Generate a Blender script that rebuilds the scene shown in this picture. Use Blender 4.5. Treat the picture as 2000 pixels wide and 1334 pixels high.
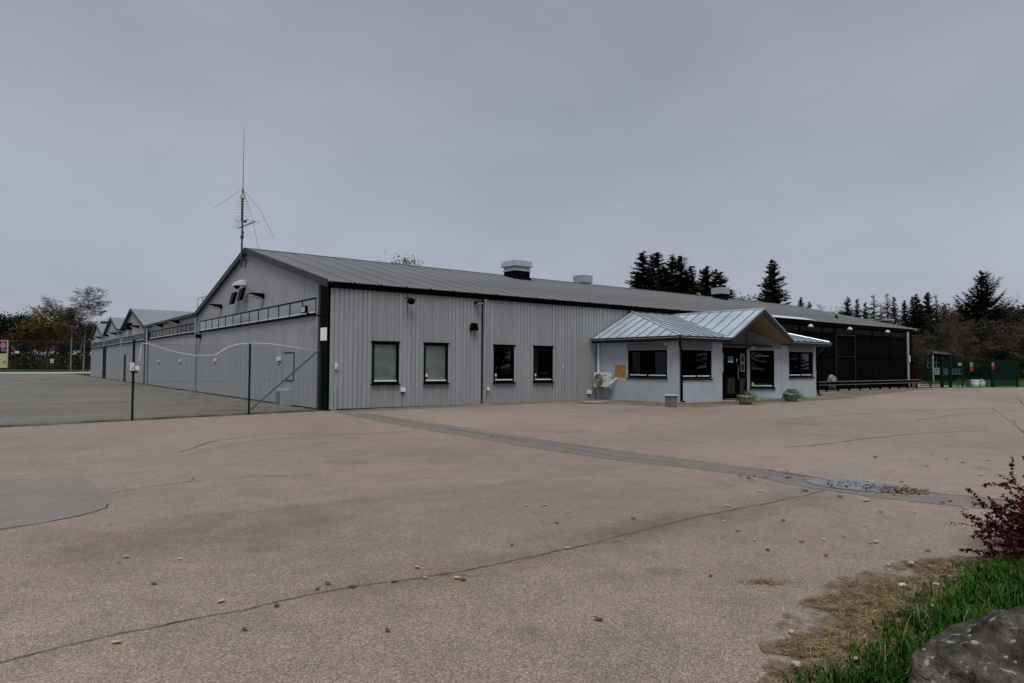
import bpy, bmesh, math, random
import numpy as np
from mathutils import Vector, Matrix, noise as mnoise

for o in list(bpy.data.objects): bpy.data.objects.remove(o)
SC = bpy.context.scene
COL = SC.collection
R = math.radians
random.seed(7); NR = np.random.RandomState(7)

# ------------------------------------------------------------------ camera (two vanishing points -> 24 mm lens)
FP, CX, CY = 1334.0, 1000.0, 667.0
def _d(p): return np.array([p[0]-CX, p[1]-CY, FP])
_X = _d((2770, 725)); _X /= np.linalg.norm(_X)
_Y = _d((-7, 709)); _Y -= _X*(_Y@_X); _Y /= np.linalg.norm(_Y)
_Z = np.cross(_X, _Y)
if _Z[1] > 0: _Z = -_Z
CM = np.stack([_X, _Y, _Z])
CAM = np.array([-8.914, -22.073, 1.55])
cd = bpy.data.cameras.new('camera'); cam = bpy.data.objects.new('camera', cd); COL.objects.link(cam)
cd.sensor_width = 36.0; cd.lens = 36.0*FP/2000.0; cd.clip_start = 0.05; cd.clip_end = 3000.0
rt, up, bk = CM[:, 0], -CM[:, 1], -CM[:, 2]
mw = Matrix.Identity(4)
for i in range(3):
    mw[i][0], mw[i][1], mw[i][2], mw[i][3] = rt[i], up[i], bk[i], CAM[i]
cam.matrix_world = mw
SC.camera = cam
SC.render.resolution_x, SC.render.resolution_y = 1024, 683

# ------------------------------------------------------------------ sky, sun, exposure (overcast)
SUN_EL, SUN_AZ = 67.0, 218.0      # azimuth measured from +Y clockwise
W = bpy.data.worlds.new('World'); SC.world = W; W.use_nodes = True
wn, wl = W.node_tree.nodes, W.node_tree.links
wn.clear()
wo = wn.new('ShaderNodeOutputWorld'); bg = wn.new('ShaderNodeBackground')
sky = wn.new('ShaderNodeTexSky'); sky.sky_type = 'NISHITA'; sky.sun_disc = False
sky.sun_elevation = R(SUN_EL); sky.sun_rotation = R(SUN_AZ); sky.dust_density = 3.0
tc = wn.new('ShaderNodeTexCoord'); mp = wn.new('ShaderNodeMapping'); mp.inputs['Scale'].default_value = (1.0, 1.0, 2.6)
nz = wn.new('ShaderNodeTexNoise'); nz.inputs['Scale'].default_value = 2.3; nz.inputs['Detail'].default_value = 6.0; nz.inputs['Roughness'].default_value = .5
cr = wn.new('ShaderNodeValToRGB')
cr.color_ramp.elements[0].position = .3; cr.color_ramp.elements[0].color = (.172, .182, .218, 1)
cr.color_ramp.elements[1].position = .72; cr.color_ramp.elements[1].color = (.214, .224, .262, 1)
vs = wn.new('ShaderNodeVectorMath'); vs.operation = 'SCALE'; vs.inputs['Scale'].default_value = 10.0
mx = wn.new('ShaderNodeMix'); mx.data_type = 'RGBA'; mx.inputs['Factor'].default_value = .96
wl.new(tc.outputs['Generated'], mp.inputs['Vector']); wl.new(mp.outputs['Vector'], nz.inputs['Vector'])
wl.new(nz.outputs['Fac'], cr.inputs['Fac']); wl.new(cr.outputs['Color'], vs.inputs[0])
sx_ = wn.new('ShaderNodeSeparateXYZ'); gr_ = wn.new('ShaderNodeMapRange'); gr_.interpolation_type = 'SMOOTHSTEP'
gr_.inputs['From Min'].default_value = .12; gr_.inputs['From Max'].default_value = .50; gr_.inputs['To Min'].default_value = 10.8; gr_.inputs['To Max'].default_value = 8.6
wl.new(tc.outputs['Generated'], sx_.inputs['Vector']); wl.new(sx_.outputs['Z'], gr_.inputs['Value']); wl.new(gr_.outputs['Result'], vs.inputs['Scale'])
wl.new(sky.outputs['Color'], mx.inputs['A']); wl.new(vs.outputs['Vector'], mx.inputs['B'])
wl.new(mx.outputs['Result'], bg.inputs['Color']); bg.inputs['Strength'].default_value = .1
wl.new(bg.outputs['Background'], wo.inputs['Surface'])
sd = bpy.data.lights.new('sun', 'SUN'); sun = bpy.data.objects.new('sun', sd); COL.objects.link(sun)
sd.energy = 1.5; sd.angle = R(38); sd.color = (1.0, .975, .94)
_az = R(SUN_AZ); _sv = Vector((math.sin(_az)*math.cos(R(SUN_EL)), math.cos(_az)*math.cos(R(SUN_EL)), math.sin(R(SUN_EL))))
sun.rotation_euler = _sv.to_track_quat('Z', 'Y').to_euler()
sun.location = (-30, -40, 50)
SC.view_settings.view_transform = 'Standard'; SC.view_settings.look = 'None'
SC.view_settings.exposure = 0.95; SC.view_settings.gamma = 1.0; SC.view_settings.use_curve_mapping = False

# ------------------------------------------------------------------ pixel helpers (photograph is 2000 px wide)
def ray(px, py):
    v = CM@_d((px, py)); return v/np.linalg.norm(v)
_kx = [-500, 0] + [3*i for i in range(1, 21)] + [75, 100, 150, 250, 700]
_kz = [0.0 if x <= 0 else .23*(1-math.exp(-x/22.0)) for x in _kx]
def gz(x): return float(np.interp(x, _kx, _kz))
def G(px, py, z=None):
    r = ray(px, py)
    zz = 0.0 if z is None else z
    for _ in range(6):
        p = CAM+r*((zz-CAM[2])/r[2])
        if z is not None: break
        zz = gz(p[0])
    return (p[0], p[1])
def at(px, depth):      # plan position for a picture column at a depth along the view axis
    r = CM@_d((px, 715)); r = r/(r@(CM@np.array([0, 0, 1.0])))
    p = CAM+r*depth; return p[0], p[1]
def hz(py, px, depth):  # height above datum of a picture row at that depth
    r = CM@_d((px, py)); r = r/(r@(CM@np.array([0, 0, 1.0])))
    return (CAM+r*depth)[2]

# ------------------------------------------------------------------ materials
MATS = {}
def newmat(name):
    m = bpy.data.materials.new(name); m.use_nodes = True; MATS[name] = m
    return m, m.node_tree.nodes, m.node_tree.links, m.node_tree.nodes['Principled BSDF']
def mat(name, col, rough=.6, metal=0.0, var=.12, vscale=3.0, bump=0.0, bscale=40.0, stretch=(1, 1, 1), col2=None, spec=.3, sheen=0, coord='Object', streak=0.0):
    m, n, l, b = newmat(name)
    b.inputs['Roughness'].default_value = rough; b.inputs['Metallic'].default_value = metal
    b.inputs['Specular IOR Level'].default_value = spec
    t = n.new('ShaderNodeTexCoord'); mpn = n.new('ShaderNodeMapping'); mpn.inputs['Scale'].default_value = stretch
    l.new(t.outputs[coord], mpn.inputs['Vector'])
    c2 = col2 or tuple(c*(1-var*1.6) for c in col); c1 = tuple(min(1, c*(1+var)) for c in col)
    z = n.new('ShaderNodeTexNoise'); z.inputs['Scale'].default_value = vscale; z.inputs['Detail'].default_value = 6; z.inputs['Roughness'].default_value = .62
    l.new(mpn.outputs['Vector'], z.inputs['Vector'])
    r = n.new('ShaderNodeValToRGB'); r.color_ramp.elements[0].position = .32; r.color_ramp.elements[1].position = .68
    r.color_ramp.elements[0].color = (*c2, 1); r.color_ramp.elements[1].color = (*c1, 1)
    l.new(z.outputs['Fac'], r.inputs['Fac']); l.new(r.outputs['Color'], b.inputs['Base Color'])
    rm = n.new('ShaderNodeMapRange'); rm.inputs['To Min'].default_value = max(.02, rough-.1); rm.inputs['To Max'].default_value = min(1, rough+.1)
    l.new(z.outputs['Fac'], rm.inputs['Value']); l.new(rm.outputs['Result'], b.inputs['Roughness'])
    if bump:
        z2 = n.new('ShaderNodeTexNoise'); z2.inputs['Scale'].default_value = bscale; z2.inputs['Detail'].default_value = 4
        l.new(t.outputs[coord], z2.inputs['Vector'])
        bp = n.new('ShaderNodeBump'); bp.inputs['Strength'].default_value = bump; bp.inputs['Distance'].default_value = .02
        l.new(z2.outputs['Fac'], bp.inputs['Height']); l.new(bp.outputs['Normal'], b.inputs['Normal'])
    return m
def asphalt(name, ca, cb, cc, speck=.58, stains=None, sscale=.12, stretch=(1, 1, 1)):
    m, n, l, b = newmat(name)
    b.inputs['Roughness'].default_value = .6; b.inputs['Specular IOR Level'].default_value = .3
    t = n.new('ShaderNodeTexCoord'); mpn = n.new('ShaderNodeMapping'); mpn.inputs['Scale'].default_value = stretch
    l.new(t.outputs['Object'], mpn.inputs['Vector'])
    big = n.new('ShaderNodeTexNoise'); big.inputs['Scale'].default_value = sscale; big.inputs['Detail'].default_value = 7; big.inputs['Roughness'].default_value = .6; big.inputs['Distortion'].default_value = .6
    l.new(mpn.outputs['Vector'], big.inputs['Vector'])
    r = n.new('ShaderNodeValToRGB'); e = r.color_ramp.elements
    e[0].position = .3; e[0].color = (*ca, 1); e[1].position = .7; e[1].color = (*cb, 1)
    l.new(big.outputs['Fac'], r.inputs['Fac'])
    mid = n.new('ShaderNodeTexNoise'); mid.inputs['Scale'].default_value = 2.3; mid.inputs['Detail'].default_value = 8; mid.inputs['Roughness'].default_value = .7
    l.new(t.outputs['Object'], mid.inputs['Vector'])
    mr = n.new('ShaderNodeMapRange'); mr.inputs['From Min'].default_value = .3; mr.inputs['From Max'].default_value = .7; mr.inputs['To Min'].default_value = .83; mr.inputs['To Max'].default_value = 1.13
    l.new(mid.outputs['Fac'], mr.inputs['Value'])
    v = n.new('ShaderNodeTexVoronoi'); v.inputs['Scale'].default_value = 135.0; v.inputs['Randomness'].default_value = 1
    l.new(t.outputs['Object'], v.inputs['Vector'])
    sp = n.new('ShaderNodeSeparateColor'); l.new(v.outputs['Color'], sp.inputs['Color'])
    vr = n.new('ShaderNodeValToRGB'); ee = vr.color_ramp.elements
    ee[0].position = 0; ee[0].color = (1-speck, 1-speck, 1-speck, 1); ee[1].position = 1; ee[1].color = (1+speck*.9,)*3+(1,)
    e3 = vr.color_ramp.elements.new(.85); e3.color = (1+speck*.12,)*3+(1,)
    l.new(sp.outputs['Red'], vr.inputs['Fac'])
    m1 = n.new('ShaderNodeVectorMath'); m1.operation = 'MULTIPLY'; l.new(r.outputs['Color'], m1.inputs[0]); l.new(vr.outputs['Color'], m1.inputs[1])
    m2 = n.new('ShaderNodeVectorMath'); m2.operation = 'SCALE'; l.new(m1.outputs['Vector'], m2.inputs[0]); l.new(mr.outputs['Result'], m2.inputs['Scale'])
    # blotchy stains with outlines of their own
    st = n.new('ShaderNodeTexNoise'); st.inputs['Scale'].default_value = .33; st.inputs['Detail'].default_value = 9; st.inputs['Roughness'].default_value = .66; st.inputs['Distortion'].default_value = 1.2
    l.new(mpn.outputs['Vector'], st.inputs['Vector'])
    sr = n.new('ShaderNodeMapRange'); sr.inputs['From Min'].default_value = .56; sr.inputs['From Max'].default_value = .74
    l.new(st.outputs['Fac'], sr.inputs['Value'])
    mm = n.new('ShaderNodeMix'); mm.data_type = 'RGBA'
    l.new(sr.outputs['Result'], mm.inputs['Factor']); l.new(m2.outputs['Vector'], mm.inputs['A']); 
    m3 = n.new('ShaderNodeVectorMath'); m3.operation = 'MULTIPLY'; l.new(m2.outputs['Vector'], m3.inputs[0]); m3.inputs[1].default_value = cc
    l.new(m3.outputs['Vector'], mm.inputs['B']); l.new(mm.outputs['Result'], b.inputs['Base Color'])
    bp = n.new('ShaderNodeBump'); bp.inputs['Strength'].default_value = .35; bp.inputs['Distance'].default_value = .004
    l.new(v.outputs['Distance'], bp.inputs['Height']); l.new(bp.outputs['Normal'], b.inputs['Normal'])
    return m
def glass(name, tint=(.55, .6, .58), rough=.01, dark=.55):
    m, n, l, b = newmat(name); n.remove(b); out = n['Material Output']
    tr = n.new('ShaderNodeBsdfTransparent'); tr.inputs['Color'].default_value = (*tint, 1)
    gl = n.new('ShaderNodeBsdfGlossy'); gl.inputs['Roughness'].default_value = rough; gl.inputs['Color'].default_value = (.9, .93, .95, 1)
    fr = n.new('ShaderNodeFresnel'); fr.inputs['IOR'].default_value = 1.5
    mxs = n.new('ShaderNodeMixShader'); l.new(fr.outputs['Fac'], mxs.inputs['Fac']); l.new(tr.outputs['BSDF'], mxs.inputs[1]); l.new(gl.outputs['BSDF'], mxs.inputs[2])
    l.new(mxs.outputs['Shader'], out.inputs['Surface'])
    return m
def patchy(name, col, col2, scale=3.0, lo=.45, hi=.6, rough=.9, fade=0.0):      # a film of dirt, moss or algae with holes in it
    m, n, l, b = newmat(name); b.inputs['Roughness'].default_value = rough
    t = n.new('ShaderNodeTexCoord'); z = n.new('ShaderNodeTexNoise'); z.inputs['Scale'].default_value = scale; z.inputs['Detail'].default_value = 8; z.inputs['Roughness'].default_value = .65
    l.new(t.outputs['Object'], z.inputs['Vector'])
    a = n.new('ShaderNodeMapRange'); a.inputs['From Min'].default_value = lo; a.inputs['From Max'].default_value = hi
    l.new(z.outputs['Fac'], a.inputs['Value']); l.new(a.outputs['Result'], b.inputs['Alpha'])
    if fade:
        at_ = n.new('ShaderNodeAttribute'); at_.attribute_name = 'fade'; mu = n.new('ShaderNodeMath'); mu.operation = 'MULTIPLY'; m2_ = n.new('ShaderNodeMath'); m2_.operation = 'MULTIPLY'; m2_.inputs[1].default_value = fade
        l.new(a.outputs['Result'], mu.inputs[0]); l.new(at_.outputs['Fac'], mu.inputs[1]); l.new(mu.outputs['Value'], m2_.inputs[0]); l.new(m2_.outputs['Value'], b.inputs['Alpha'])
    z2 = n.new('ShaderNodeTexNoise'); z2.inputs['Scale'].default_value = scale*7; z2.inputs['Detail'].default_value = 5
    l.new(t.outputs['Object'], z2.inputs['Vector'])
    r = n.new('ShaderNodeValToRGB'); r.color_ramp.elements[0].position = .35; r.color_ramp.elements[1].position = .65
    r.color_ramp.elements[0].color = (*col, 1); r.color_ramp.elements[1].color = (*col2, 1)
    l.new(z2.outputs['Fac'], r.inputs['Fac']); l.new(r.outputs['Color'], b.inputs['Base Color'])
    return m

M_asph = asphalt('pink_asphalt', (.214, .170, .137), (.310, .248, .202), (.76, .78, .76))
M_yard = asphalt('yard_asphalt', (.125, .114, .095), (.215, .196, .162), (.62, .62, .52), sscale=.16, stretch=(.35, 1, 1))
M_grey = asphalt('grey_asphalt', (.172, .158, .140), (.215, .197, .174), (.85, .86, .9), speck=.4)
M_lane = asphalt('pale_lane', (.36, .35, .32), (.46, .45, .42), (.8, .8, .78), speck=.3)
M_trench = asphalt('trench_asphalt', (.145, .130, .115), (.185, .166, .146), (.8, .82, .86), speck=.4)
M_grass = mat('lawn', (.026, .052, .010), .9, var=.35, vscale=.6, bump=.6, bscale=6, col2=(.016, .03, .007))
M_soil = mat('forest_soil', (.05, .04, .026), .95, var=.3, vscale=.4)
M_clad = mat('grey_cladding', (.292, .309, .322), .5, spec=.3, var=.09, vscale=2.2, stretch=(2, 2, .12), bump=.02, bscale=3)
M_clad2 = mat('grey_cladding_side', (.308, .322, .338), .5, spec=.3, var=.10, vscale=1.6, stretch=(2, 2, .12))
M_black = mat('black_paint', (.0028, .0028, .0032), .55, var=.1, spec=.02)
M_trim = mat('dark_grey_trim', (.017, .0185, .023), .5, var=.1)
M_roof = mat('grey_roof_sheet', (.118, .123, .127), .42, var=.16, vscale=.8, stretch=(.6, .25, 1))
M_lap = mat('lap_sealant', (.045, .047, .048), .7, var=.2)  # dark sealant colour of the strips along the roof sheet joints
M_roof2 = mat('pale_roof_sheet', (.165, .185, .195), .38, var=.08, vscale=.5, stretch=(1, .3, 1))
M_zinc = mat('blue_zinc', (.47, .55, .605), .33, metal=.45, var=.12, vscale=1.1, stretch=(1, 1, 1))
M_seam = mat('seam_zinc', (.13, .16, .18), .4, metal=.3, var=.1)
M_gutter = mat('dark_blue_gutter', (.013, .019, .027), .35, var=.1)
M_galv = mat('galvanised', (.42, .45, .47), .4, metal=.6, var=.1, vscale=4)
M_ventgrey = mat('vent_grey', (.30, .35, .38), .5, var=.1, vscale=3)
M_ventlight = mat('vent_light', (.48, .5, .5), .5, var=.1, vscale=3)
M_stucco = mat('grey_stucco', (.41, .46, .50), .85, var=.07, vscale=1.6, bump=.25, bscale=90)
M_panelgrey = mat('grey_panel', (.17, .172, .172), .6, var=.08)
M_siding = mat('grey_siding', (.21, .213, .21), .6, var=.08)
M_soffit = mat('ochre_soffit', (.27, .225, .155), .7, var=.12, vscale=3, stretch=(1, 8, 1))
M_white = mat('white_paint', (.72, .74, .73), .45, var=.05)
M_cream = mat('cream_plastic', (.66, .65, .56), .45, var=.05)
M_acbody = mat('ac_ivory', (.60, .60, .55), .45, var=.05)
M_acdark = mat('ac_grille', (.12, .12, .10), .6, var=.1)
M_rust = mat('bare_orange_plaster', (.42, .22, .07), .85, var=.2, vscale=6, bump=.2)
M_green = mat('fence_green', (.003, .020, .014), .6, spec=.08, var=.15)
M_greenmesh = mat('fence_mesh_green', (.035, .065, .06), .5, var=.15)
M_greenpale = mat('brace_green', (.05, .10, .11), .4, var=.15)
M_rope = mat('white_hose', (.70, .70, .68), .5, var=.08)
M_glass = glass('window_glass')
M_glassdark = glass('dark_glass', (.28, .31, .32))
M_frost = mat('frosted_glass', (.125, .17, .148), .18, var=.22, vscale=1.2, spec=.6)
M_bandglass = mat('band_glass', (.010, .012, .012), .25, var=.2, spec=.15)
M_mirrorglass = mat('coated_ribbon_glass', (.27, .295, .30), .05, metal=.85, var=.12, vscale=.5)
M_yellowglass = mat('yellow_pane', (.085, .072, .015), .25, var=.3, spec=.15)
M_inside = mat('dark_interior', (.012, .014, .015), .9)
M_curtain = mat('grey_green_curtain', (.05, .075, .07), .8, var=.3, vscale=9, stretch=(1, 1, .05))
M_red = mat('sticker_red', (.30, .015, .022), .5)
M_redcloth = mat('red_goods', (.20, .012, .012), .7, var=.3, vscale=8)
M_concrete = mat('grey_concrete', (.175, .172, .15), .9, var=.22, vscale=7, bump=.3, bscale=60)
M_gravel = mat('gravel_kerb', (.26, .235, .19), .95, var=.4, vscale=26, bump=.8, bscale=50)
M_slab = mat('entrance_slab', (.18, .162, .132), .9, var=.2, vscale=10)
M_leafg = mat('planter_leaves', (.035, .085, .022), .6, var=.4, vscale=12)
M_leafw = mat('variegated_leaves', (.28, .38, .20), .6, var=.25, vscale=14)
M_metal = mat('antenna_metal', (.075, .075, .08), .45, metal=.5)
M_net = mat('black_shade_net', (.004, .004, .0045), .95, var=.3, vscale=2, spec=.03)
M_netpanel = mat('dark_grey_panel', (.0055, .006, .0075), .7, spec=.15, var=.5, vscale=.8)
M_batten = mat('weathered_batten', (.018, .015, .011), .8, var=.25, vscale=5)
M_tarp = mat('blue_white_tarpaulin', (.16, .21, .24), .5, var=.4, vscale=4, col2=(.08, .12, .15))
M_water = mat('puddle_water', (.05, .05, .048), .04, var=.2, spec=.6)
M_needle = mat('spruce_needles', (.019, .031, .013), .8, var=.45, vscale=.9)
M_needle2 = mat('brownish_needles', (.036, .036, .018), .8, var=.4, vscale=1.5)
M_bark = mat('brown_bark', (.06, .045, .034), .95, var=.35, vscale=5)
M_twig = mat('grey_brown_twigs', (.088, .072, .058), .9, var=.3, vscale=2)
M_larch = mat('bare_larch_twigs', (.072, .055, .04), .9, var=.3, vscale=2)
M_birch = mat('birch_bark', (.52, .50, .46), .8, var=.5, vscale=3, stretch=(1, 1, 3), col2=(.08, .075, .07))
M_autumn = mat('brown_autumn_leaves', (.085, .040, .015), .8, var=.45, vscale=1.3)
M_olive = mat('olive_autumn_leaves', (.155, .12, .032), .8, var=.4, vscale=1.2)
M_dkgreen = mat('dark_green_leaves', (.012, .019, .008), .8, var=.45, vscale=1.0)
M_brush = mat('olive_brown_brush', (.034, .031, .018), .9, var=.4, vscale=1.2)
M_barb = mat('barberry_leaves', (.062, .008, .010), .55, var=.5, vscale=9)
M_barbstem = mat('barberry_stems', (.035, .02, .018), .8)
M_yleaf = mat('yellow_leaves', (.40, .30, .03), .6)
M_blade = mat('grass_blades', (.019, .068, .006), .55, var=.45, vscale=6)
M_straw = mat('dry_straw', (.22, .16, .09), .85, var=.4, vscale=14, col2=(.05, .034, .02))
M_clod = mat('dark_earth', (.06, .043, .028), .95, var=.4, vscale=16, bump=.5)
M_rock = None
M_crack = mat('crack_soil', (.075, .056, .042), .95, var=.35, vscale=14)
M_leafpale = mat('pale_dry_leaf', (.36, .29, .19), .7, var=.15, vscale=30)
M_leafbrown = mat('brown_dry_leaf', (.20, .105, .05), .7, var=.25, vscale=30)
M_leafred = mat('red_dry_leaf', (.16, .05, .027), .7, var=.25, vscale=30)
M_leafdark = mat('dark_dry_leaf', (.085, .058, .04), .75, var=.25, vscale=30)
M_redwall = mat('falu_red_boards', (.022, .005, .0045), .85, var=.2, vscale=6, stretch=(1, 1, .1))
M_brick = mat('brown_brick', (.10, .055, .04), .9, var=.25, vscale=6)
M_signcream = mat('sign_cream', (.50, .46, .27), .5, var=.05)
M_signpink = mat('sign_pink', (.46, .15, .36), .5, var=.05)
M_signtext = mat('sign_brown_text', (.06, .045, .03), .6)
M_signwhitetext = mat('sign_grey_text', (.5, .5, .48), .6)
M_lamp = mat('lamp_diffuser', (.36, .36, .31), .35, var=.05)
M_bucket = mat('white_bucket', (.40, .43, .44), .45, var=.1)
M_teal = mat('teal_cloth', (.05, .25, .25), .7)
M_moss = patchy('moss_film', (.045, .062, .014), (.10, .115, .026), 1.6, .40, .54)
M_algae = patchy('algae_film', (.10, .088, .05), (.17, .145, .09), .8, .36, .62)
M_dirt = patchy('dirt_film', (.075, .055, .035), (.17, .125, .075), 4.0, .47, .62)
M_dirt2 = patchy('crumb_film', (.05, .036, .024), (.16, .115, .07), 7.0, .46, .56)
M_sediment = patchy('sediment_film', (.12, .085, .052), (.19, .14, .09), 1.4, .30, .68, fade=.34)
M_tyre = patchy('tyre_film', (.11, .085, .07), (.15, .115, .095), 1.2, .32, .72, fade=.24)
M_wet = patchy('wet_film', (.10, .098, .10), (.16, .155, .155), 1.3, .3, .62, .5)
M_yardmoss = patchy('yard_moss', (.06, .056, .03), (.10, .09, .05), .9, .54, .72)

for _m in (M_needle, M_needle2, M_bark, M_twig, M_larch, M_birch, M_autumn, M_olive, M_dkgreen, M_brush, M_barb, M_barbstem, M_blade, M_straw, M_clod, M_grass, M_soil, M_leafg, M_leafw, M_redwall, M_brick):
    _m.node_tree.nodes['Principled BSDF'].inputs['Specular IOR Level'].default_value = .07

# ------------------------------------------------------------------ mesh building
def wloc(o):
    v = Vector((0, 0, 0))
    while o is not None: v += o.location; o = o.parent
    return v
def tag(o, label=None, cat=None, group=None, kind=None):
    if label: o['label'] = label
    if cat: o['category'] = cat
    if group: o['group'] = group
    if kind: o['kind'] = kind
    return o
def thing(name, label, cat, loc=(0, 0, 0), group=None):
    o = bpy.data.objects.new(name, None); COL.objects.link(o); o.location = loc; o.empty_display_size = .2
    return tag(o, label, cat, group)
class MB:
    def __init__(s): s.v = []; s.f = []
    def add(s, vs, fs):
        k = len(s.v); s.v += [tuple(map(float, p)) for p in vs]; s.f += [tuple(i+k for i in q) for q in fs]; return s
    def box(s, x0, y0, z0, x1, y1, z1):
        return s.add([(x0, y0, z0), (x1, y0, z0), (x1, y1, z0), (x0, y1, z0), (x0, y0, z1), (x1, y0, z1), (x1, y1, z1), (x0, y1, z1)],
                     [(0, 3, 2, 1), (4, 5, 6, 7), (0, 1, 5, 4), (1, 2, 6, 5), (2, 3, 7, 6), (3, 0, 4, 7)])
    def obox(s, O, u, n, s0, s1, d0, d1, z0, z1):
        P = lambda a, b, c: (O[0]+u[0]*a+n[0]*b, O[1]+u[1]*a+n[1]*b, c)
        return s.add([P(s0, d0, z0), P(s1, d0, z0), P(s1, d1, z0), P(s0, d1, z0), P(s0, d0, z1), P(s1, d0, z1), P(s1, d1, z1), P(s0, d1, z1)],
                     [(0, 1, 2, 3), (4, 7, 6, 5), (0, 4, 5, 1), (1, 5, 6, 2), (2, 6, 7, 3), (3, 7, 4, 0)])
    def prism(s, pts, ext):
        n = len(pts); e = Vector(ext); top = [tuple(Vector(p)+e) for p in pts]
        return s.add(list(pts)+top, [tuple(range(n-1, -1, -1)), tuple(range(n, 2*n))]+[(i, (i+1) % n, n+(i+1) % n, n+i) for i in range(n)])
    def tube(s, pts, r, n=6, cap=True):
        pts = [Vector(p) for p in pts]; rr = r if isinstance(r, (list, tuple)) else [r]*len(pts)
        vs, fs = [], []
        for i, p in enumerate(pts):
            t = (pts[min(i+1, len(pts)-1)]-pts[max(i-1, 0)])
            if t.length < 1e-9: t = Vector((0, 0, 1))
            t.normalize(); a = t.orthogonal().normalized() if abs(t.z) > .9 else t.cross(Vector((0, 0, 1))).normalized(); b = t.cross(a)
            for k in range(n):
                th = 2*math.pi*k/n; vs.append(p+(a*math.cos(th)+b*math.sin(th))*rr[i])
        for i in range(len(pts)-1):
            for k in range(n):
                a0 = i*n+k; a1 = i*n+(k+1) % n; fs.append((a0, a1, a1+n, a0+n))
        if cap: fs.append(tuple(range(n-1, -1, -1))); fs.append(tuple(range((len(pts)-1)*n, len(pts)*n)))
        return s.add(vs, fs)
    def lathe(s, c, prof, n=16, cap=True, axis=None):
        vs, fs = [], []
        for (r, z) in prof:
            for k in range(n):
                th = 2*math.pi*k/n
                if axis is None: vs.append((c[0]+r*math.cos(th), c[1]+r*math.sin(th), c[2]+z))
                else:
                    A, B, Cc = axis; q = Vector(c)+Vector(A)*(r*math.cos(th))+Vector(B)*(r*math.sin(th))+Vector(Cc)*z; vs.append(tuple(q))
        for i in range(len(prof)-1):
            for k in range(n):
                a0 = i*n+k; a1 = i*n+(k+1) % n; fs.append((a0, a1, a1+n, a0+n))
        if cap: fs.append(tuple(range(n-1, -1, -1))); fs.append(tuple(range((len(prof)-1)*n, len(prof)*n)))
        return s.add(vs, fs)
    def mesh(s, name, m, off=(0, 0, 0)):
        me = bpy.data.meshes.new(name)
        me.from_pydata([(p[0]-off[0], p[1]-off[1], p[2]-off[2]) for p in s.v], [], s.f); me.materials.append(m); me.update()
        return me
    def build(s, name, m, parent=None, at=None, smooth=False, bevel=0):
        off = wloc(parent) if parent is not None else Vector((0, 0, 0))
        loc = Vector((0, 0, 0)) if at is None else Vector(at)-off
        me = s.mesh(name, m, off+loc)
        bm = bmesh.new(); bm.from_mesh(me); bmesh.ops.recalc_face_normals(bm, faces=bm.faces); bm.to_mesh(me); bm.free()
        o = bpy.data.objects.new(name, me); COL.objects.link(o); o.parent = parent; o.location = loc
        if smooth:
            for p in me.polygons: p.use_smooth = True
        if bevel:
            b = o.modifiers.new('bevel', 'BEVEL'); b.width = bevel; b.segments = 2; b.limit_method = 'ANGLE'
        return o
def inst(me, name, parent=None, loc=(0, 0, 0), rot=(0, 0, 0), scale=(1, 1, 1)):
    o = bpy.data.objects.new(name, me); COL.objects.link(o); o.parent = parent
    o.location = loc; o.rotation_euler = rot; o.scale = scale; return o
def copy_tree(src, loc, rz=0.0, scale=(1, 1, 1), label=None, group=None):
    def rec(o, par):
        c = o.copy(); COL.objects.link(c); c.parent = par
        for ch in o.children: rec(ch, c)
        return c
    r = rec(src, None); r.location = loc; r.rotation_euler = (0, 0, rz); r.scale = scale
    if label: r['label'] = label
    if group: r['group'] = group
    return r
def text_mesh(body, size, name, m, origin, u, parent, bold=False, align='LEFT'):
    c = bpy.data.curves.new('t', 'FONT'); c.body = body; c.size = size; c.align_x = align; c.extrude = .001
    if bold: c.offset = size*.012
    o = bpy.data.objects.new('t', c); COL.objects.link(o)
    bpy.context.view_layer.update()
    me = bpy.data.meshes.new_from_object(o.evaluated_get(bpy.context.evaluated_depsgraph_get()))
    bpy.data.objects.remove(o); me.materials.clear(); me.materials.append(m); me.name = name
    q = inst(me, name, parent)
    ux, uy = u; mat4 = Matrix(((ux, 0, uy, 0), (uy, 0, -ux, 0), (0, 1, 0, 0), (0, 0, 0, 1)))
    q.rotation_euler = mat4.to_euler(); q.location = Vector(origin)-wloc(parent)
    return q

# ------------------------------------------------------------------ ground
def clip_x(poly, a, lo):
    out = []
    for i in range(len(poly)):
        p, q = poly[i], poly[(i+1) % len(poly)]
        ip = (p[0] >= a) if lo else (p[0] <= a); iq = (q[0] >= a) if lo else (q[0] <= a)
        if ip: out.append(p)
        if ip != iq:
            t = (a-p[0])/(q[0]-p[0]); out.append((a, p[1]+t*(q[1]-p[1])))
    return out
def clip_half(poly, nx, ny, c):     # keep nx*x+ny*y >= c
    out = []
    for i in range(len(poly)):
        p, q = poly[i], poly[(i+1) % len(poly)]
        dp = nx*p[0]+ny*p[1]-c; dq = nx*q[0]+ny*q[1]-c
        if dp >= 0: out.append(p)
        if (dp >= 0) != (dq >= 0):
            t = dp/(dp-dq); out.append((p[0]+t*(q[0]-p[0]), p[1]+t*(q[1]-p[1])))
    return out
def sheet(name, polys, dz, m, kind='structure', label=None, cat=None, parent=None):
    b = MB()
    if isinstance(polys[0][0], (int, float)): polys = [polys]
    for poly in polys:
        for a, c in zip(_kx[:-1], _kx[1:]):
            q = clip_x(clip_x(poly, a, True), c, False)
            if len(q) >= 3: b.add([(x, y, gz(x)+dz) for x, y in q], [tuple(range(len(q)))])
    o = b.build(name, m, parent); return tag(o, label, cat, None, kind)
F0, F1 = (-.22, .12), (-16.0, -2.95)          # line of the yard fence
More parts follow.
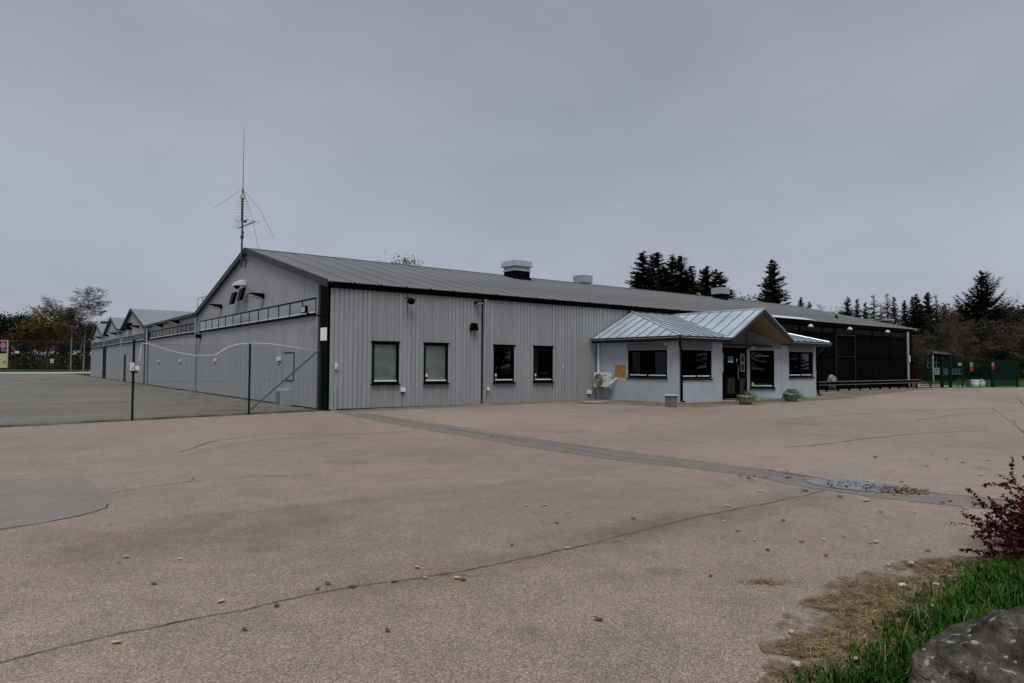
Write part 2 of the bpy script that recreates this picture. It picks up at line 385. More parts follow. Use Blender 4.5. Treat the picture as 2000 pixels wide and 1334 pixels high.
EDGE = [(41.0, -1.2), (43.5, -2.1), (52.0, -5.3), (75, -13), (120, -24)]   # far edge of the forecourt
sheet('ground', [(-450, -300), (650, -300), (650, 600), (-450, 600)], 0, M_soil)
sheet('lawn', [[(0, 72.5), (120, 90), (200, 300), (-120, 300), (-90, 121), (0, 121)], [(44, -1.9), (52.0, -5.3), (75, -13), (120, -24), (300, -40), (300, 200), (44, 60)]], .004, M_grass)
sheet('forecourt_asphalt', [[(-80, -36), (140, -36), (120, -24), (75, -13), (52, -5.3), (43.5, -2.1), (41, -1.2), (41, 0), (0.3, 0), F0, F1, (-80, -14)]], .010, M_asph)
sheet('yard_asphalt', [[F0, (0.0, .4), (0, 121.5), (-90, 121.5), (-80, -14), F1]], .008, M_yard)
sheet('far_lane', [[(-90, 104), (12, 104), (16, 122.5), (-90, 122.5)]], .012, M_lane)
sheet('gate_path', [[G(1788, 756.4), G(1885, 756.4), G(1885, 752), G(1788, 750)]], .014, M_grey)
# repaired strips and patches
PXP = lambda pts: [G(x, y) for x, y in pts]
def roughen(poly, step=.25, amp=.03, seed=1):
    rs = random.Random(seed); out = []
    for i in range(len(poly)):
        p, q = poly[i], poly[(i+1) % len(poly)]; L = math.hypot(q[0]-p[0], q[1]-p[1]); n = max(1, int(L/step))
        for k in range(n):
            t = k/n; j = amp if k else amp*.3
            out.append((p[0]+(q[0]-p[0])*t+rs.uniform(-j, j), p[1]+(q[1]-p[1])*t+rs.uniform(-j, j)))
    return out
def fan_sheet(name, poly, dz, m, **k):
    c = (sum(p[0] for p in poly)/len(poly), sum(p[1] for p in poly)/len(poly))
    return sheet(name, [[c, poly[i], poly[(i+1) % len(poly)]] for i in range(len(poly))], dz, m, **k)
ta = PXP([(700, 806), (860, 829), (1060, 859), (1260, 889), (1480, 917), (1590, 935), (1830, 966), (1935, 977), (2080, 990)])
tb = PXP([(650, 806), (800, 835), (1000, 869), (1200, 900), (1330, 914), (1450, 928), (1560, 952), (1720, 975), (1840, 988), (1950, 999), (2080, 1012)])
def strip(name, A, B, dz, m, amp=.02, n=60):
    def res(L):
        L = np.array(L); d = np.r_[0, np.cumsum(np.hypot(*np.diff(L, axis=0).T))]; t = np.linspace(0, d[-1], n)
        return np.c_[np.interp(t, d, L[:, 0]), np.interp(t, d, L[:, 1])]
    a, b = res(A), res(B); a += NR.uniform(-amp, amp, a.shape); b += NR.uniform(-amp, amp, b.shape)
    return sheet(name, [[tuple(a[i]), tuple(a[i+1]), tuple(b[i+1]), tuple(b[i])] for i in range(n-1)], dz, m)
def film(name, A, B, dz, m, n=44, rows=7):
    def res(L):
        L = np.array(L); d = np.r_[0, np.cumsum(np.hypot(*np.diff(L, axis=0).T))]; t = np.linspace(0, d[-1], n)
        return np.c_[np.interp(t, d, L[:, 0]), np.interp(t, d, L[:, 1])]
    a, c = res(A), res(B); vs, fd = [], []
    for i in range(n):
        e = min(1.0, 4.0*min(i, n-1-i)/(n-1))
        for j in range(rows):
            f = j/(rows-1); x, y = a[i]*(1-f)+c[i]*f; vs.append((x, y, gz(x)+dz)); fd.append(math.sin(math.pi*f)**1.3*e)
    b = MB(); b.add(vs, [(i*rows+j, i*rows+j+1, (i+1)*rows+j+1, (i+1)*rows+j) for i in range(n-1) for j in range(rows-1)]); o = b.build(name, m)
    o.data.attributes.new('fade', 'FLOAT', 'POINT').data.foreach_set('value', fd); return tag(o, None, None, None, 'stuff')
strip('repaired_trench', ta, tb, .014, M_trench)
fan_sheet('grey_repair_patch', roughen(PXP([(-60, 942), (0, 938), (60, 935), (120, 933), (172, 937), (182, 952), (196, 968), (212, 986), (206, 993), (160, 1009), (60, 1027), (0, 1036), (-60, 1045)]), .12, .025, 3), .014, M_grey)
def crack(name, pts, w, seed, amp=.02):
    P = np.array(PXP(pts)); d = np.r_[0, np.cumsum(np.hypot(*np.diff(P, axis=0).T))]; n = int(d[-1]/.05)+2
    t = np.linspace(0, d[-1], n); x = np.interp(t, d, P[:, 0]); y = np.interp(t, d, P[:, 1]); rs = np.random.RandomState(seed)
    jx = np.convolve(rs.randn(n+6), np.ones(4)/4, 'same')[3:3+n]*amp; jy = np.convolve(rs.randn(n+6), np.ones(4)/4, 'same')[3:3+n]*amp
    x = x+jx; y = y+jy; tx, ty = np.gradient(x), np.gradient(y); L = np.hypot(tx, ty)+1e-9; nx, ny = -ty/L, tx/L
    ww = w*(.55+.9*np.abs(np.convolve(rs.randn(n+6), np.ones(5)/5, 'same')[3:3+n])); ww[0] = ww[-1] = .001
    return sheet(name, [[(x[i]-nx[i]*ww[i], y[i]-ny[i]*ww[i]), (x[i+1]-nx[i+1]*ww[i+1], y[i+1]-ny[i+1]*ww[i+1]), (x[i+1]+nx[i+1]*ww[i+1], y[i+1]+ny[i+1]*ww[i+1]), (x[i]+nx[i]*ww[i], y[i]+ny[i]*ww[i])] for i in range(n-1)], .0165, M_crack)
crack('asphalt_crack', [(-60, 1318), (0, 1300), (120, 1268), (290, 1232), (480, 1193), (600, 1166), (720, 1146), (850, 1128), (1000, 1099), (1150, 1066), (1350, 1014), (1500, 985), (1612, 960)], .0065, 1, .016)
crack('asphalt_crack', [(212, 966), (300, 951), (380, 941), (470, 935), (620, 928)], .007, 2)
crack('asphalt_crack', [(-40, 918), (80, 911), (160, 908), (260, 899), (330, 893)], .007, 3)
crack('asphalt_crack', [(1480, 917), (1590, 934), (1700, 949), (1830, 966), (1940, 977), (2060, 990)], .02, 4)
crack('asphalt_crack', [(1530, 875), (1600, 870), (1690, 858), (1790, 848), (1930, 842)], .012, 5)
crack('asphalt_crack', [(1790, 822), (1860, 812), (1940, 806), (2000, 800)], .015, 6)
crack('asphalt_crack', [(1700, 795), (1800, 790), (1900, 787), (1990, 790)], .015, 8)
crack('asphalt_crack', [(350, 885), (420, 862), (520, 850), (600, 846)], .012, 9)
film('sediment_film', PXP([(500, 1150), (720, 1110), (900, 1075), (1100, 1030), (1340, 975)]), PXP([(560, 1215), (800, 1180), (960, 1150), (1180, 1095), (1400, 1045)]), .0185, M_sediment)
film('sediment_film', PXP([(1080, 1045), (1250, 1010), (1400, 980), (1620, 940)]), PXP([(1130, 1095), (1290, 1065), (1460, 1030), (1680, 978)]), .0205, M_sediment)
film('sediment_film', PXP([(-80, 1040), (200, 1020), (420, 1000), (760, 960)]), PXP([(-80, 1200), (200, 1150), (430, 1110), (780, 1060)]), .0185, M_sediment)
for _a, _b in (([(330, 905), (380, 880), (470, 862), (640, 848), (900, 838)], [(348, 911), (396, 887), (484, 869), (648, 854), (900, 844)]), ([(1380, 830), (1600, 812), (1800, 800), (2050, 792)], [(1380, 836), (1600, 818), (1800, 805), (2050, 797)]), ([(300, 1008), (600, 984), (900, 954), (1200, 914)], [(300, 1024), (600, 998), (900, 967), (1200, 924)])):
    film('tyre_mark', PXP(_a), PXP(_b), .0225, M_tyre)
crack('asphalt_crack', [(-60, 1046), (0, 1037), (60, 1028), (160, 1010), (206, 994), (213, 986)], .008, 21)
crack('asphalt_crack', [(740, 815), (900, 842), (1060, 868), (1200, 893), (1330, 908)], .008, 23)
crack('asphalt_crack', [(820, 832), (1000, 856), (1160, 876), (1330, 898), (1480, 917)], .008, 24)
for k_, (bx, by, ex, ey) in enumerate([(850, 1128, 930, 1130), (1150, 1066, 1230, 1064)]):
    crack('asphalt_crack', [(bx, by), ((bx+ex)/2+4, (by+ey)/2-3), (ex, ey)], .004, 30+k_, .03)
for k_, (cx_, cy_, w_, h_) in enumerate([(880, 899, 60, 9), (1180, 1130, 70, 16), (520, 1075, 60, 14), (1010, 1240, 60, 18), (1300, 1120, 50, 14), (680, 905, 60, 8), (1560, 830, 60, 6), (300, 1180, 60, 20), (1420, 1180, 55, 18), (1120, 845, 50, 6)]):
    film('oil_stain', PXP([(cx_-w_, cy_-h_*.3), (cx_-w_*.4, cy_-h_), (cx_+w_*.5, cy_-h_), (cx_+w_, cy_-h_*.2)]), PXP([(cx_-w_, cy_+h_*.3), (cx_-w_*.5, cy_+h_), (cx_+w_*.4, cy_+h_*.8), (cx_+w_, cy_+h_*.3)]), .0245+.0004*k_, M_tyre, 16, 7)
# wet films, moss and algae
fan_sheet('algae_film', [(0.1, -.03), (12.4, -.03), (12.4, -1.2), (8, -1.25), (3, -1.0), (0.1, -.8)], .0185, M_algae, kind='stuff')
fan_sheet('algae_film', [(8.5, -1.3), (12.3, -1.2), (12.3, -5.6), (23, -5.7), (27, -3.6), (27.5, -2.6), (41, -2.2), (41, -3.0), (27, -4.6), (23, -6.6), (11.2, -6.6), (10, -3)][:4]+[(23, -6.5), (11.2, -6.6), (10, -3)], .0205, M_algae, kind='stuff')
sheet('algae_film', [[(22.8, -4.6), (23, -6.0), (41, -2.6), (41, -.3), (27, -.3)]], .0225, M_algae, kind='stuff')
u_f = Vector((F1[0]-F0[0], F1[1]-F0[1], 0)).normalized(); n_f = Vector((u_f.y, -u_f.x, 0))
if n_f.y > 0: n_f = -n_f
LF = math.hypot(F1[0]-F0[0], F1[1]-F0[1])
def fpt(s, d=0.0): return (F0[0]+u_f.x*s+n_f.x*d, F0[1]+u_f.y*s+n_f.y*d)
sheet('moss_strip', [[fpt(i*.5, .10+.05*math.sin(i*2.1)), fpt(i*.5+.5, .10+.05*math.sin(i*2.1+2.1)), fpt(i*.5+.5, -.35-.1*math.sin(i*1.3+1.3)), fpt(i*.5, -.35-.1*math.sin(i*1.3))] for i in range(30)], .0185, M_moss, kind='stuff')
sheet('yard_moss', [[(-.05, .5), (-.05, 40), (-1.6, 40), (-2.6, 12), (-4.2, .2), (-2.4, -.3)]], .0185, M_yardmoss, kind='stuff')
sheet('yard_moss', [[(-14, 8.2), (-2.0, 9.4), (-2.0, 9.9), (-14, 8.8)], [(-16, 26), (-1, 28), (-1, 29), (-16, 27)], [(-18, 52), (-1, 55), (-1, 57), (-18, 54)]], .0205, M_yardmoss, kind='stuff')
# puddle with its litter
fan_sheet('puddle', roughen(PXP([(1568, 941), (1600, 936.5), (1650, 937.5), (1720, 945), (1790, 956), (1812, 965), (1770, 967), (1690, 962), (1640, 957), (1595, 950)]), .15, .015, 9), .021, M_water)
def litter(name, region, n, size, mats, seed, dz=.022, label=None):
    rs = random.Random(seed); b = MB()
    for _ in range(n):
        px, py = region(rs); x, y = G(px, py); a = rs.uniform(0, 6.28); s = size*rs.uniform(.4, 1.5); h = s*rs.uniform(.05, .5); z = gz(x)+dz
        P = [(math.cos(a)*s, math.sin(a)*s), (math.cos(a+1.7)*s*.5, math.sin(a+1.7)*s*.5), (-math.cos(a)*s*.9, -math.sin(a)*s*.9), (math.cos(a-1.6)*s*.45, math.sin(a-1.6)*s*.45)]
        b.add([(x+P[0][0], y+P[0][1], z+h), (x+P[1][0], y+P[1][1], z), (x+P[2][0], y+P[2][1], z+h*rs.random()), (x+P[3][0], y+P[3][1], z+h*.2), (x, y, z+h*.15)], [(0, 1, 4), (1, 2, 4), (2, 3, 4), (3, 0, 4)])
    return tag(b.build(name, mats), label, None, None, 'stuff')
def reg_p(rs):
    t = rs.random()**.7; return 1600+t*210+rs.gauss(0, 8), 944+t*20+rs.gauss(0, 3.5)
litter('puddle_litter', reg_p, 190, .028, M_leafdark, 1)
litter('puddle_litter', lambda r: (r.gauss(1760, 30), r.gauss(962, 3)), 70, .035, M_leafbrown, 2)
litter('wall_litter', lambda r: ((lambda t: (1140+t*170, 783+t*9+r.gauss(0, 1.6)))(r.random())), 160, .05, M_leafbrown, 3)
litter('wall_litter', lambda r: (r.uniform(380, 640), r.gauss(802, 4) if r.random() < .5 else r.uniform(785, 806)), 90, .05, M_leafbrown, 4)
litter('trench_litter', lambda r: (r.uniform(1440, 1580), r.gauss(932, 6)), 45, .03, M_leafdark, 5)

# ------------------------------------------------------------------ building helpers
def ribbed(O, u, n, L, z0, ztop, pitch, groove, depth, slope=.012, phase=0.0, breaks=()):
    """A profiled sheet: flats standing proud with narrow grooves between. ztop(s) gives the top edge."""
    S = [(0.0, depth)]; s = phase
    while s < L-1e-6:
        a = s+pitch-groove-2*slope
        for q, d in ((a, depth), (a+slope, 0.0), (a+slope+groove, 0.0), (a+groove+2*slope, depth)):
            if 0 < q < L: S.append((q, d))
        s += pitch
    S.append((L, depth))
    for bk_ in breaks:
        S.append((bk_, float(np.interp(bk_, [p[0] for p in sorted(S)], [p[1] for p in sorted(S)]))))
    S.sort(); b = MB(); vs = []
    for s, d in S:
        x, y = O[0]+u[0]*s+n[0]*d, O[1]+u[1]*s+n[1]*d
        zb = z0(s) if callable(z0) else z0
        vs += [(x, y, zb), (x, y, ztop(s) if callable(ztop) else ztop)]
    b.add(vs, [(2*i, 2*i+2, 2*i+3, 2*i+1) for i in range(len(S)-1)])
    return b
def window(parent, O, u, n, w, z0, z1, fw=.06, pane=None, cols=1, sill=True, rail=True, sticker=False, frame=None, d=0.0, shallow=False):
    """An opening: frame ring (part) with panes, white bottom rail, sill and sticker as sub-parts. d = how far the frame stands out."""
    fm = frame or M_black; b = MB(); F = d+(.03 if not shallow else .022); PB, PF = (d-.062, d-.05) if not shallow else (d-.004, d+.008)
    b.obox(O, u, n, 0, w, d-.10, F, z1-fw, z1); b.obox(O, u, n, 0, w, d-.10, F, z0, z0+fw)
    b.obox(O, u, n, 0, fw, d-.10, F, z0+fw, z1-fw); b.obox(O, u, n, w-fw, w, d-.10, F, z0+fw, z1-fw)
    xs = [fw+(w-2*fw)*i/cols for i in range(cols+1)]
    for x in xs[1:-1]: b.obox(O, u, n, x-fw*.55, x+fw*.55, d-.10, F-.002, z0+fw, z1-fw)
    f = b.build('window', fm, parent)
    for i in range(cols):
        a = xs[i]+(fw*.55 if i else 0); c = xs[i+1]-(fw*.55 if i < cols-1 else 0)
        pm = pane[i % len(pane)] if isinstance(pane, (list, tuple)) else (pane or M_glass)
        MB().obox(O, u, n, a, c, PB, PF, z0+fw, z1-fw).build('pane', pm, f)
        if rail: MB().obox(O, u, n, a+.01, c-.01, PF+.001, F-.004, z0+fw, z0+fw+.045).build('bottom_rail', M_white, f)
    if sill: MB().obox(O, u, n, -.04, w+.04, d-.02, d+.11, z0-.05, z0-.003).build('sill', fm, f)
    if sticker:
        s0 = xs[0]+.03; q = MB().obox(O, u, n, s0, s0+.10, d-.049, d-.046, z0+fw+.06, z0+fw+.16).build('sticker', M_red, f)
        q['label'] = 'red and white alarm sticker'
        MB().obox(O, u, n, s0, s0+.10, d-.049, d-.046, z0+fw+.163, z0+fw+.27).build('sticker', M_white, f)
    return f
UX, UY = (1, 0), (0, 1)
NF, NL = (0, -1), (-1, 0)          # outward normals of front (y=0) and left (x=0) walls

# ------------------------------------------------------------------ front hall
E0, RZ, BW, HL = 4.36, 6.70, 18.9, 44.0      # eave, ridge, bay depth, length
hall = thing('warehouse_hall', 'long low grey corrugated warehouse with pitched roof and black corner strip', 'warehouse', (0, 0, 0))
cols = [(.03, 1.57, 0), (1.57, 2.63, 1), (2.63, 3.64, 0), (3.64, 4.69, 1), (4.69, 6.20, 0), (6.29, 6.79, 0), (6.79, 7.82, 1), (7.82, 8.82, 0), (8.82, 9.88, 1), (9.88, 12.46, 0), (12.46, 19.0, 0), (19.0, 25.9, 0)]
WZ0, WZ1 = .90, 2.36
for k, (a, c, nar) in enumerate(cols):
    O = (a, 0.0); zt = E0-.17
    if nar:
        ribbed(O, UX, NF, c-a, .06, WZ0, .0955, .020, .026, .010).build('cladding_sheet', M_clad, hall)
        ribbed(O, UX, NF, c-a, WZ1, zt, .0955, .020, .026, .010).build('cladding_sheet', M_clad, hall)
    else:
        ribbed(O, UX, NF, c-a, .06, zt, .172, .028, .034, .012).build('cladding_sheet', M_clad, hall)
MB().box(6.2, -.012, .06, 6.29, .01, E0-.17).build('dark_joint', M_trim, hall)
# base plinth below the sheets
MB().box(.05, -.012, -.1, 25.9, .05, .075).build('plinth', M_black, hall)
for k, x0 in enumerate((1.57, 3.64, 6.79, 8.82)):
    w = window(hall, (x0+.01, 0), UX, NF, 1.04, WZ0, WZ1, .075, pane=M_frost if k < 2 else M_glassdark, sticker=(k > 0), d=.0)
    MB().box(x0-.03, -.075, WZ1+.002, x0+1.09, .03, WZ1+.045).build('drip_cap', M_black, w)
for k, x0 in enumerate((6.79, 8.82)):      # dark rooms behind the two clear windows
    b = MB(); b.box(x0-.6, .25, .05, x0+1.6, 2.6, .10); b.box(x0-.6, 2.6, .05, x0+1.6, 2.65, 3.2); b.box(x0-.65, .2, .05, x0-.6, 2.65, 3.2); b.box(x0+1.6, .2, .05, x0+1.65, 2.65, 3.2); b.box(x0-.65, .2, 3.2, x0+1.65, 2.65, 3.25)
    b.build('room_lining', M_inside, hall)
# left gable wall: sheets below and above the ribbon window
def gtop(s, w=BW, e=E0, r=RZ): return (e+(r-e)*(1-abs(s-w/2)/(w/2)))-.06
BZ0, BZ1 = 3.33, 3.92
gx = [.93+i*(BW-.93-.05)/6 for i in range(7)]
for a, c in zip(gx[:-1], gx[1:]):
    ribbed((0, a), UY, NL, c-a, .05, BZ0, .20, .026, .03, .012).build('cladding_sheet', M_clad2, hall)
    br = [BW/2-a] if a < BW/2 < c else []
    ribbed((0, a), UY, NL, c-a, BZ1, lambda s, a=a: gtop(s+a), .20, .026, .03, .012, breaks=br).build('cladding_sheet', M_clad2, hall)
ribbed((0, .93), UY, NL, .2, BZ0, BZ1, .2, .016, .02, .01).build('cladding_sheet', M_clad2, hall)
window(hall, (0, 1.13), UY, NL, 17.2, BZ0, BZ1, .055, pane=M_mirrorglass, cols=13, sill=True, rail=True, d=.01, shallow=True)
ribbed((0, 18.33), UY, NL, .5, BZ0, BZ1, .2, .016, .02, .01).build('cladding_sheet', M_clad2, hall)
MB().box(-.035, 0.0, 0, .028, .72, E0-.02).build('black_corner_strip', M_black, hall)
MB().box(-.028, .722, 0, .02, .93, E0+.1).build('corner_trim', M_trim, hall)
MB().box(-.03, 18.84, 0, .02, 18.98, E0+.02).build('corner_trim', M_clad2, hall)
MB().box(0.02, .95, -.1, .06, 18.8, .10).build('plinth', M_trim, hall)
# back and far walls (plain)
b = MB(); b.prism([(HL, 0, 0), (HL, BW, 0), (HL, BW, E0), (HL, BW/2, RZ-.05), (HL, 0, E0)], (-.06, 0, 0)); b.build('end_wall', M_clad2, hall)
MB().box(0, BW-.05, 0, HL-.1, BW-.01, E0-.1).build('rear_wall', M_clad2, hall)
# roof: corrugated sheets, one object each, sharing two meshes
SL = Vector((0, BW/2+.22, RZ-E0+.055)); SLl = SL.length; sd_ = SL.normalized(); nrm = Vector((0, -sd_.z, sd_.y))
def roof_sheet_mesh(width, waves, amp, base, run, mname, m, flip=False):
    b = MB(); vs = []; N = waves*4
    for i in range(N+1):
        x = width*i/N; off = amp*(1 if (i % 4) in (0, 3) else -1)*.5
        if i >= N-1: off += .010
        vs += [(x, base[1]+nrm.y*off, base[2]+nrm.z*off), (x, base[1]+run.y+nrm.y*off, base[2]+run.z+nrm.z*off)]
    b.add(vs, [(2*i, 2*i+2, 2*i+3, 2*i+1) for i in range(N)])
    return b.mesh(mname, m)
rs_me = roof_sheet_mesh(.968, 8, .024, (0, -.22, E0+.0), SL, 'roof_sheet', M_roof)
x = -.16
while x < HL+.1:
    inst(rs_me, 'roof_sheet', hall, (x, 0, 0)); x += 1.0
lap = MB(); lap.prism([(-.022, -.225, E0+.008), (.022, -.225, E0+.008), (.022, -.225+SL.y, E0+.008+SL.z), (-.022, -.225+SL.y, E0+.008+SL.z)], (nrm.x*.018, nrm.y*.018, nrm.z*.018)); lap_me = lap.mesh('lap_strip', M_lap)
for k in range(1, 45): inst(lap_me, 'lap_strip', hall, (-.16+k*1.0-.016, 0, 0))
b = MB(); b.prism([(-.16, BW/2, RZ+.03), (HL+.25, BW/2, RZ+.03), (HL+.25, BW+.1, E0), (-.16, BW+.1, E0)], (0, 0, .02)); b.build('rear_roof_slope', M_roof, hall)
b = MB(); b.prism([(-.18, BW/2-.2, RZ+.035), (-.18, BW/2, RZ+.085), (-.18, BW/2+.2, RZ+.035), (-.18, BW/2, RZ+.06)], (HL+.4, 0, 0)); b.build('ridge_cap', M_roof, hall)
b = MB(); b.box(.02, -.10, E0-.20, HL, -.03, E0-.02); b.build('fascia', M_black, hall)
# under the roof sheets: closing boards so daylight stays out
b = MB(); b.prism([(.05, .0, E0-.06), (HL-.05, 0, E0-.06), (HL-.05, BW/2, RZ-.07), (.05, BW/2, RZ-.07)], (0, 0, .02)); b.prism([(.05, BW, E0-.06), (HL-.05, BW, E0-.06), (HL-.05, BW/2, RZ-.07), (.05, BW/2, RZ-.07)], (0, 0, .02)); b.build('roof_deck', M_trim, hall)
# verge boards on the near gable
for s in (0, 1):
    y0, y1 = (-.24, BW/2) if s == 0 else (BW+.1, BW/2); zt0 = E0+.03
    b = MB(); b.prism([(-.20, y0, zt0-.24), (-.20, y0, zt0+.02), (-.20, y1, RZ+.09), (-.20, y1, RZ-.17)], (.045, 0, 0))
    b.build('verge_board', M_trim, hall)
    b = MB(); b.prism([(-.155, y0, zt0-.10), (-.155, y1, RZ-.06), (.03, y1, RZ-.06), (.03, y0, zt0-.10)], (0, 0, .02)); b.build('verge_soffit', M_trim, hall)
b = MB(); b.prism([(HL+.2, -.24, E0-.12), (HL+.2, -.24, E0+.05), (HL+.2, BW/2, RZ+.09), (HL+.2, BW/2, RZ-.1)], (.045, 0, 0)); b.build('verge_board', M_galv, hall)
# pale new flashing strip over the porch valley
b = MB(); b.prism([(25.6, -.27, E0+.035), (30.5, -.27, E0+.035), (30.5, .55, E0+.24), (25.6, .55, E0+.24)], (0, 0, .012)); b.build('pale_flashing', M_ventlight, hall)
# downpipe
b = MB(); b.tube([(6.36, -.075, E0-.22), (6.36, -.075, .05)], .048, 10); b.tube([(6.36, -.075, E0-.2), (6.36, -.075, E0-.28)], .062, 10); b.tube([(6.36, -.075, 3.0), (6.36, -.075, 2.92)], .056, 10); b.tube([(6.36, -.075, .75), (6.36, -.075, .8)], .056, 10)
b.build('downpipe', M_galv, hall, smooth=False)
b = MB(); b.tube([(.12, -.09, .85), (.12, -.09, .0)], .035, 8); b.tube([(.22, -.085, .85), (.22, -.085, -.02)], .045, 8); b.box(.08, -.05, .6, .28, -.02, .64); b.build('pipe_stub', M_clad, hall)
# black netted bay at the far end of the front wall
NX0, NX1 = 25.9, 43.9
MB().box(NX0, -.02, 0.05, NX1+.1, .06, E0-.17).build('net_backing', M_net, hall)
px_ = [NX0+.05, 29.0, 31.6, 33.1, 35.55, 38.0, 40.6, 43.75]
for i, xx in enumerate(px_): MB().box(xx-.05, -.085, .08, xx+.05, -.022, E0-.2).build('net_post', M_net, hall)
for zz in (2.27, .45, 3.62): MB().box(NX0+.1, -.066, zz, NX1-.2, -.022, zz+.05).build('net_rail', M_net, hall)
for a, c in zip(px_[:-1], px_[1:]):
    MB().box(a+.12, -.05, 3.74, c-.12, -.024, 4.05).build('upper_panel', M_netpanel, hall)
dfr = MB(); dfr.box(33.12, -.13, .25, 33.19, -.09, 3.6); dfr.box(35.48, -.13, .25, 35.55, -.09, 3.6); dfr.box(33.12, -.13, 3.6, 35.55, -.09, 3.68); dfr.box(33.19, -.12, 2.25, 35.48, -.092, 2.29)
dfr.build('door_frame', M_batten, hall)
b = MB(); b.tube([(35.7, -.1, 2.2), (37.3, -.1, .4)], .03, 5); b.build('net_brace', M_netpanel, hall)
b = MB(); b.tube([(30.7, -.1, 2.25), (32.2, -.1, 3.0)], .035, 5); b.build('net_brace', M_netpanel, hall)
b = MB(); b.tube([(43.1, -.12, E0-.2), (43.15, -.12, .1)], .09, 10); b.build('downpipe', M_galv, hall)
MB().box(43.02, -.235, 2.0, 43.22, -.222, 2.45).build('notice', M_white, hall)
MB().box(25.95, -.06, 3.0, 26.2, -.03, E0-.2).build('pale_trim', M_ventgrey, hall)
# orange repair marks on the cladding beside the porch
b = MB(); b.box(11.35, -.0275, 1.95, 11.5, -.0255, 2.35); b.box(11.5, -.0275, 2.2, 11.78, -.0255, 2.32); b.box(12.1, -.0275, 1.95, 12.24, -.0255, 2.4); b.build('orange_mark', M_rust, hall)

# ------------------------------------------------------------------ flat-roofed link and the three saw-tooth halls along the yard
link = thing('link_building', 'flat-roofed grey link between the gabled halls with yellowish ribbon windows', 'building', (0, 18.98, 0))
for a in (18.98, 22.8, 26.7, 30.6):
    c = min(a+3.9, 34.4) if a > 20 else 22.8
    if a == 30.6: c = 34.4
    ribbed((0, a), UY, NL, c-a, .05, 3.33, .28, .018, .02, .012).build('cladding_sheet', M_clad2, link)
    ribbed((0, a), UY, NL, c-a, 3.90, E0-.12, .28, .018, .02, .012).build('cladding_sheet', M_clad2, link)
window(link, (0, 19.3), UY, NL, 14.5, 3.33, 3.90, .055, pane=[M_bandglass, M_bandglass, M_yellowglass, M_yellowglass, M_yellowglass, M_yellowglass, M_yellowglass, M_yellowglass, M_bandglass, M_bandglass, M_bandglass, M_bandglass][::-1], cols=12, d=.01, shallow=True)
MB().box(-.25, 19.0, E0-.12, 44, 35.0, E0+.04).build('roof', M_trim, link)
b = MB()
for yy in (19.4, 20.6, 21.8): b.tube([(.6, yy, E0+.04), (.6, yy, E0+1.1)], .025, 6)
b.tube([(.6, 19.4, E0+1.1), (.6, 21.8, E0+1.1)], .025, 6); b.tube([(.6, 19.4, E0+.55), (.6, 21.8, E0+.55)], .02, 6); b.tube([(.6, 19.4, E0+1.1), (2.2, 19.4, E0+1.1)], .025, 6); b.tube([(2.2, 19.4, E0+.04), (2.2, 19.4, E0+1.1)], .025, 6); b.tube([(.6, 19.4, E0+.55), (2.2, 19.4, E0+.1)], .02, 6)
b.build('roof_railing', M_galv, link)
def sawtooth(y0, y1, rz, label, ncols, band, bandglass, door=None):
    t = thing('sawtooth_hall', label, 'warehouse', (0, y0, 0), 'gabled halls along the yard'); w = y1-y0; tp = lambda s: E0+(rz-E0)*(1-abs(s-w/2)/(w/2))-.08
    ribbed((0, y0), UY, NL, w, .05, 3.33, .3, .018, .02, .012).build('cladding_sheet', M_clad2, t)
    ribbed((0, y0), UY, NL, w, 3.86, tp, .3, .018, .02, .012, breaks=[w/2]).build('cladding_sheet', M_clad2, t)
    a, c = band
    window(t, (0, y0+a), UY, NL, c-a, 3.33, 3.86, .06, pane=bandglass, cols=ncols, d=.01, shallow=True)
    ribbed((0, y0), UY, NL, a, 3.33, 3.86, .3, .018, .02, .012).build('cladding_sheet', M_clad2, t)
    ribbed((0, y0+c), UY, NL, w-c, 3.33, 3.86, .3, .018, .02, .012).build('cladding_sheet', M_clad2, t)
    for s in (0, 1):
        e, ym = (y0-.02 if s == 0 else y1+.02), (y0+y1)/2
        b = MB(); N = 146; vs = []
        for i in range(N+1):
            x = -.2+44.2*i/N; dz = .03 if i % 2 else 0
            vs += [(x, e, E0+dz), (x, ym, rz+dz)]
        b.add(vs, [(2*i, 2*i+2, 2*i+3, 2*i+1) for i in range(N)]); b.build('roof_slope', M_roof2, t)
        b = MB(); b.prism([(-.24, e, E0-.16), (-.24, e, E0+.05), (-.24, ym, rz+.07), (-.24, ym, rz-.13)], (.04, 0, 0)); b.build('verge_board', M_trim, t)
        b = MB(); b.prism([(-.2, e, E0-.06), (-.2, ym, rz-.04), (.03, ym, rz-.04), (.03, e, E0-.06)], (0, 0, .015)); b.build('verge_soffit', M_trim, t)
    MB().box(43.9, y0, 0, 43.95, y1, E0).build('end_wall', M_clad2, t)
    if door: 
        b = MB(); b.obox((0, door[0]), UY, NL, 0, door[1], -.02, .05, .02, door[2]); d = b.build('door', M_black if door[2] > 3 else M_green, t)
        MB().obox((0, door[0]), UY, NL, door[1]*.8, door[1]*.88, .05, .09, 1.0, 1.12).build('handle', M_galv, d)
    return t
t2 = sawtooth(35.3, 48.3, 6.08, 'gabled grey hall next to the flat-roofed link, with twin floodlights on its gable', 9, (.8, 12.2), M_bandglass, (44.9, 1.1, 2.35))
t3 = sawtooth(48.36, 60.4, 6.03, 'middle gabled grey hall with a tall black doorway in its yard wall', 10, (.6, 11.4), M_bandglass, (58.3, 2.6, 3.3))
t4 = sawtooth(60.46, 72.4, 6.0, 'last gabled grey hall, furthest along the yard from the antenna', 8, (.6, 11.3), M_bandglass)
MB().box(-.14, 34.45, 0, .3, 35.25, E0+.02).build('corner_pilaster', M_trim, t2)
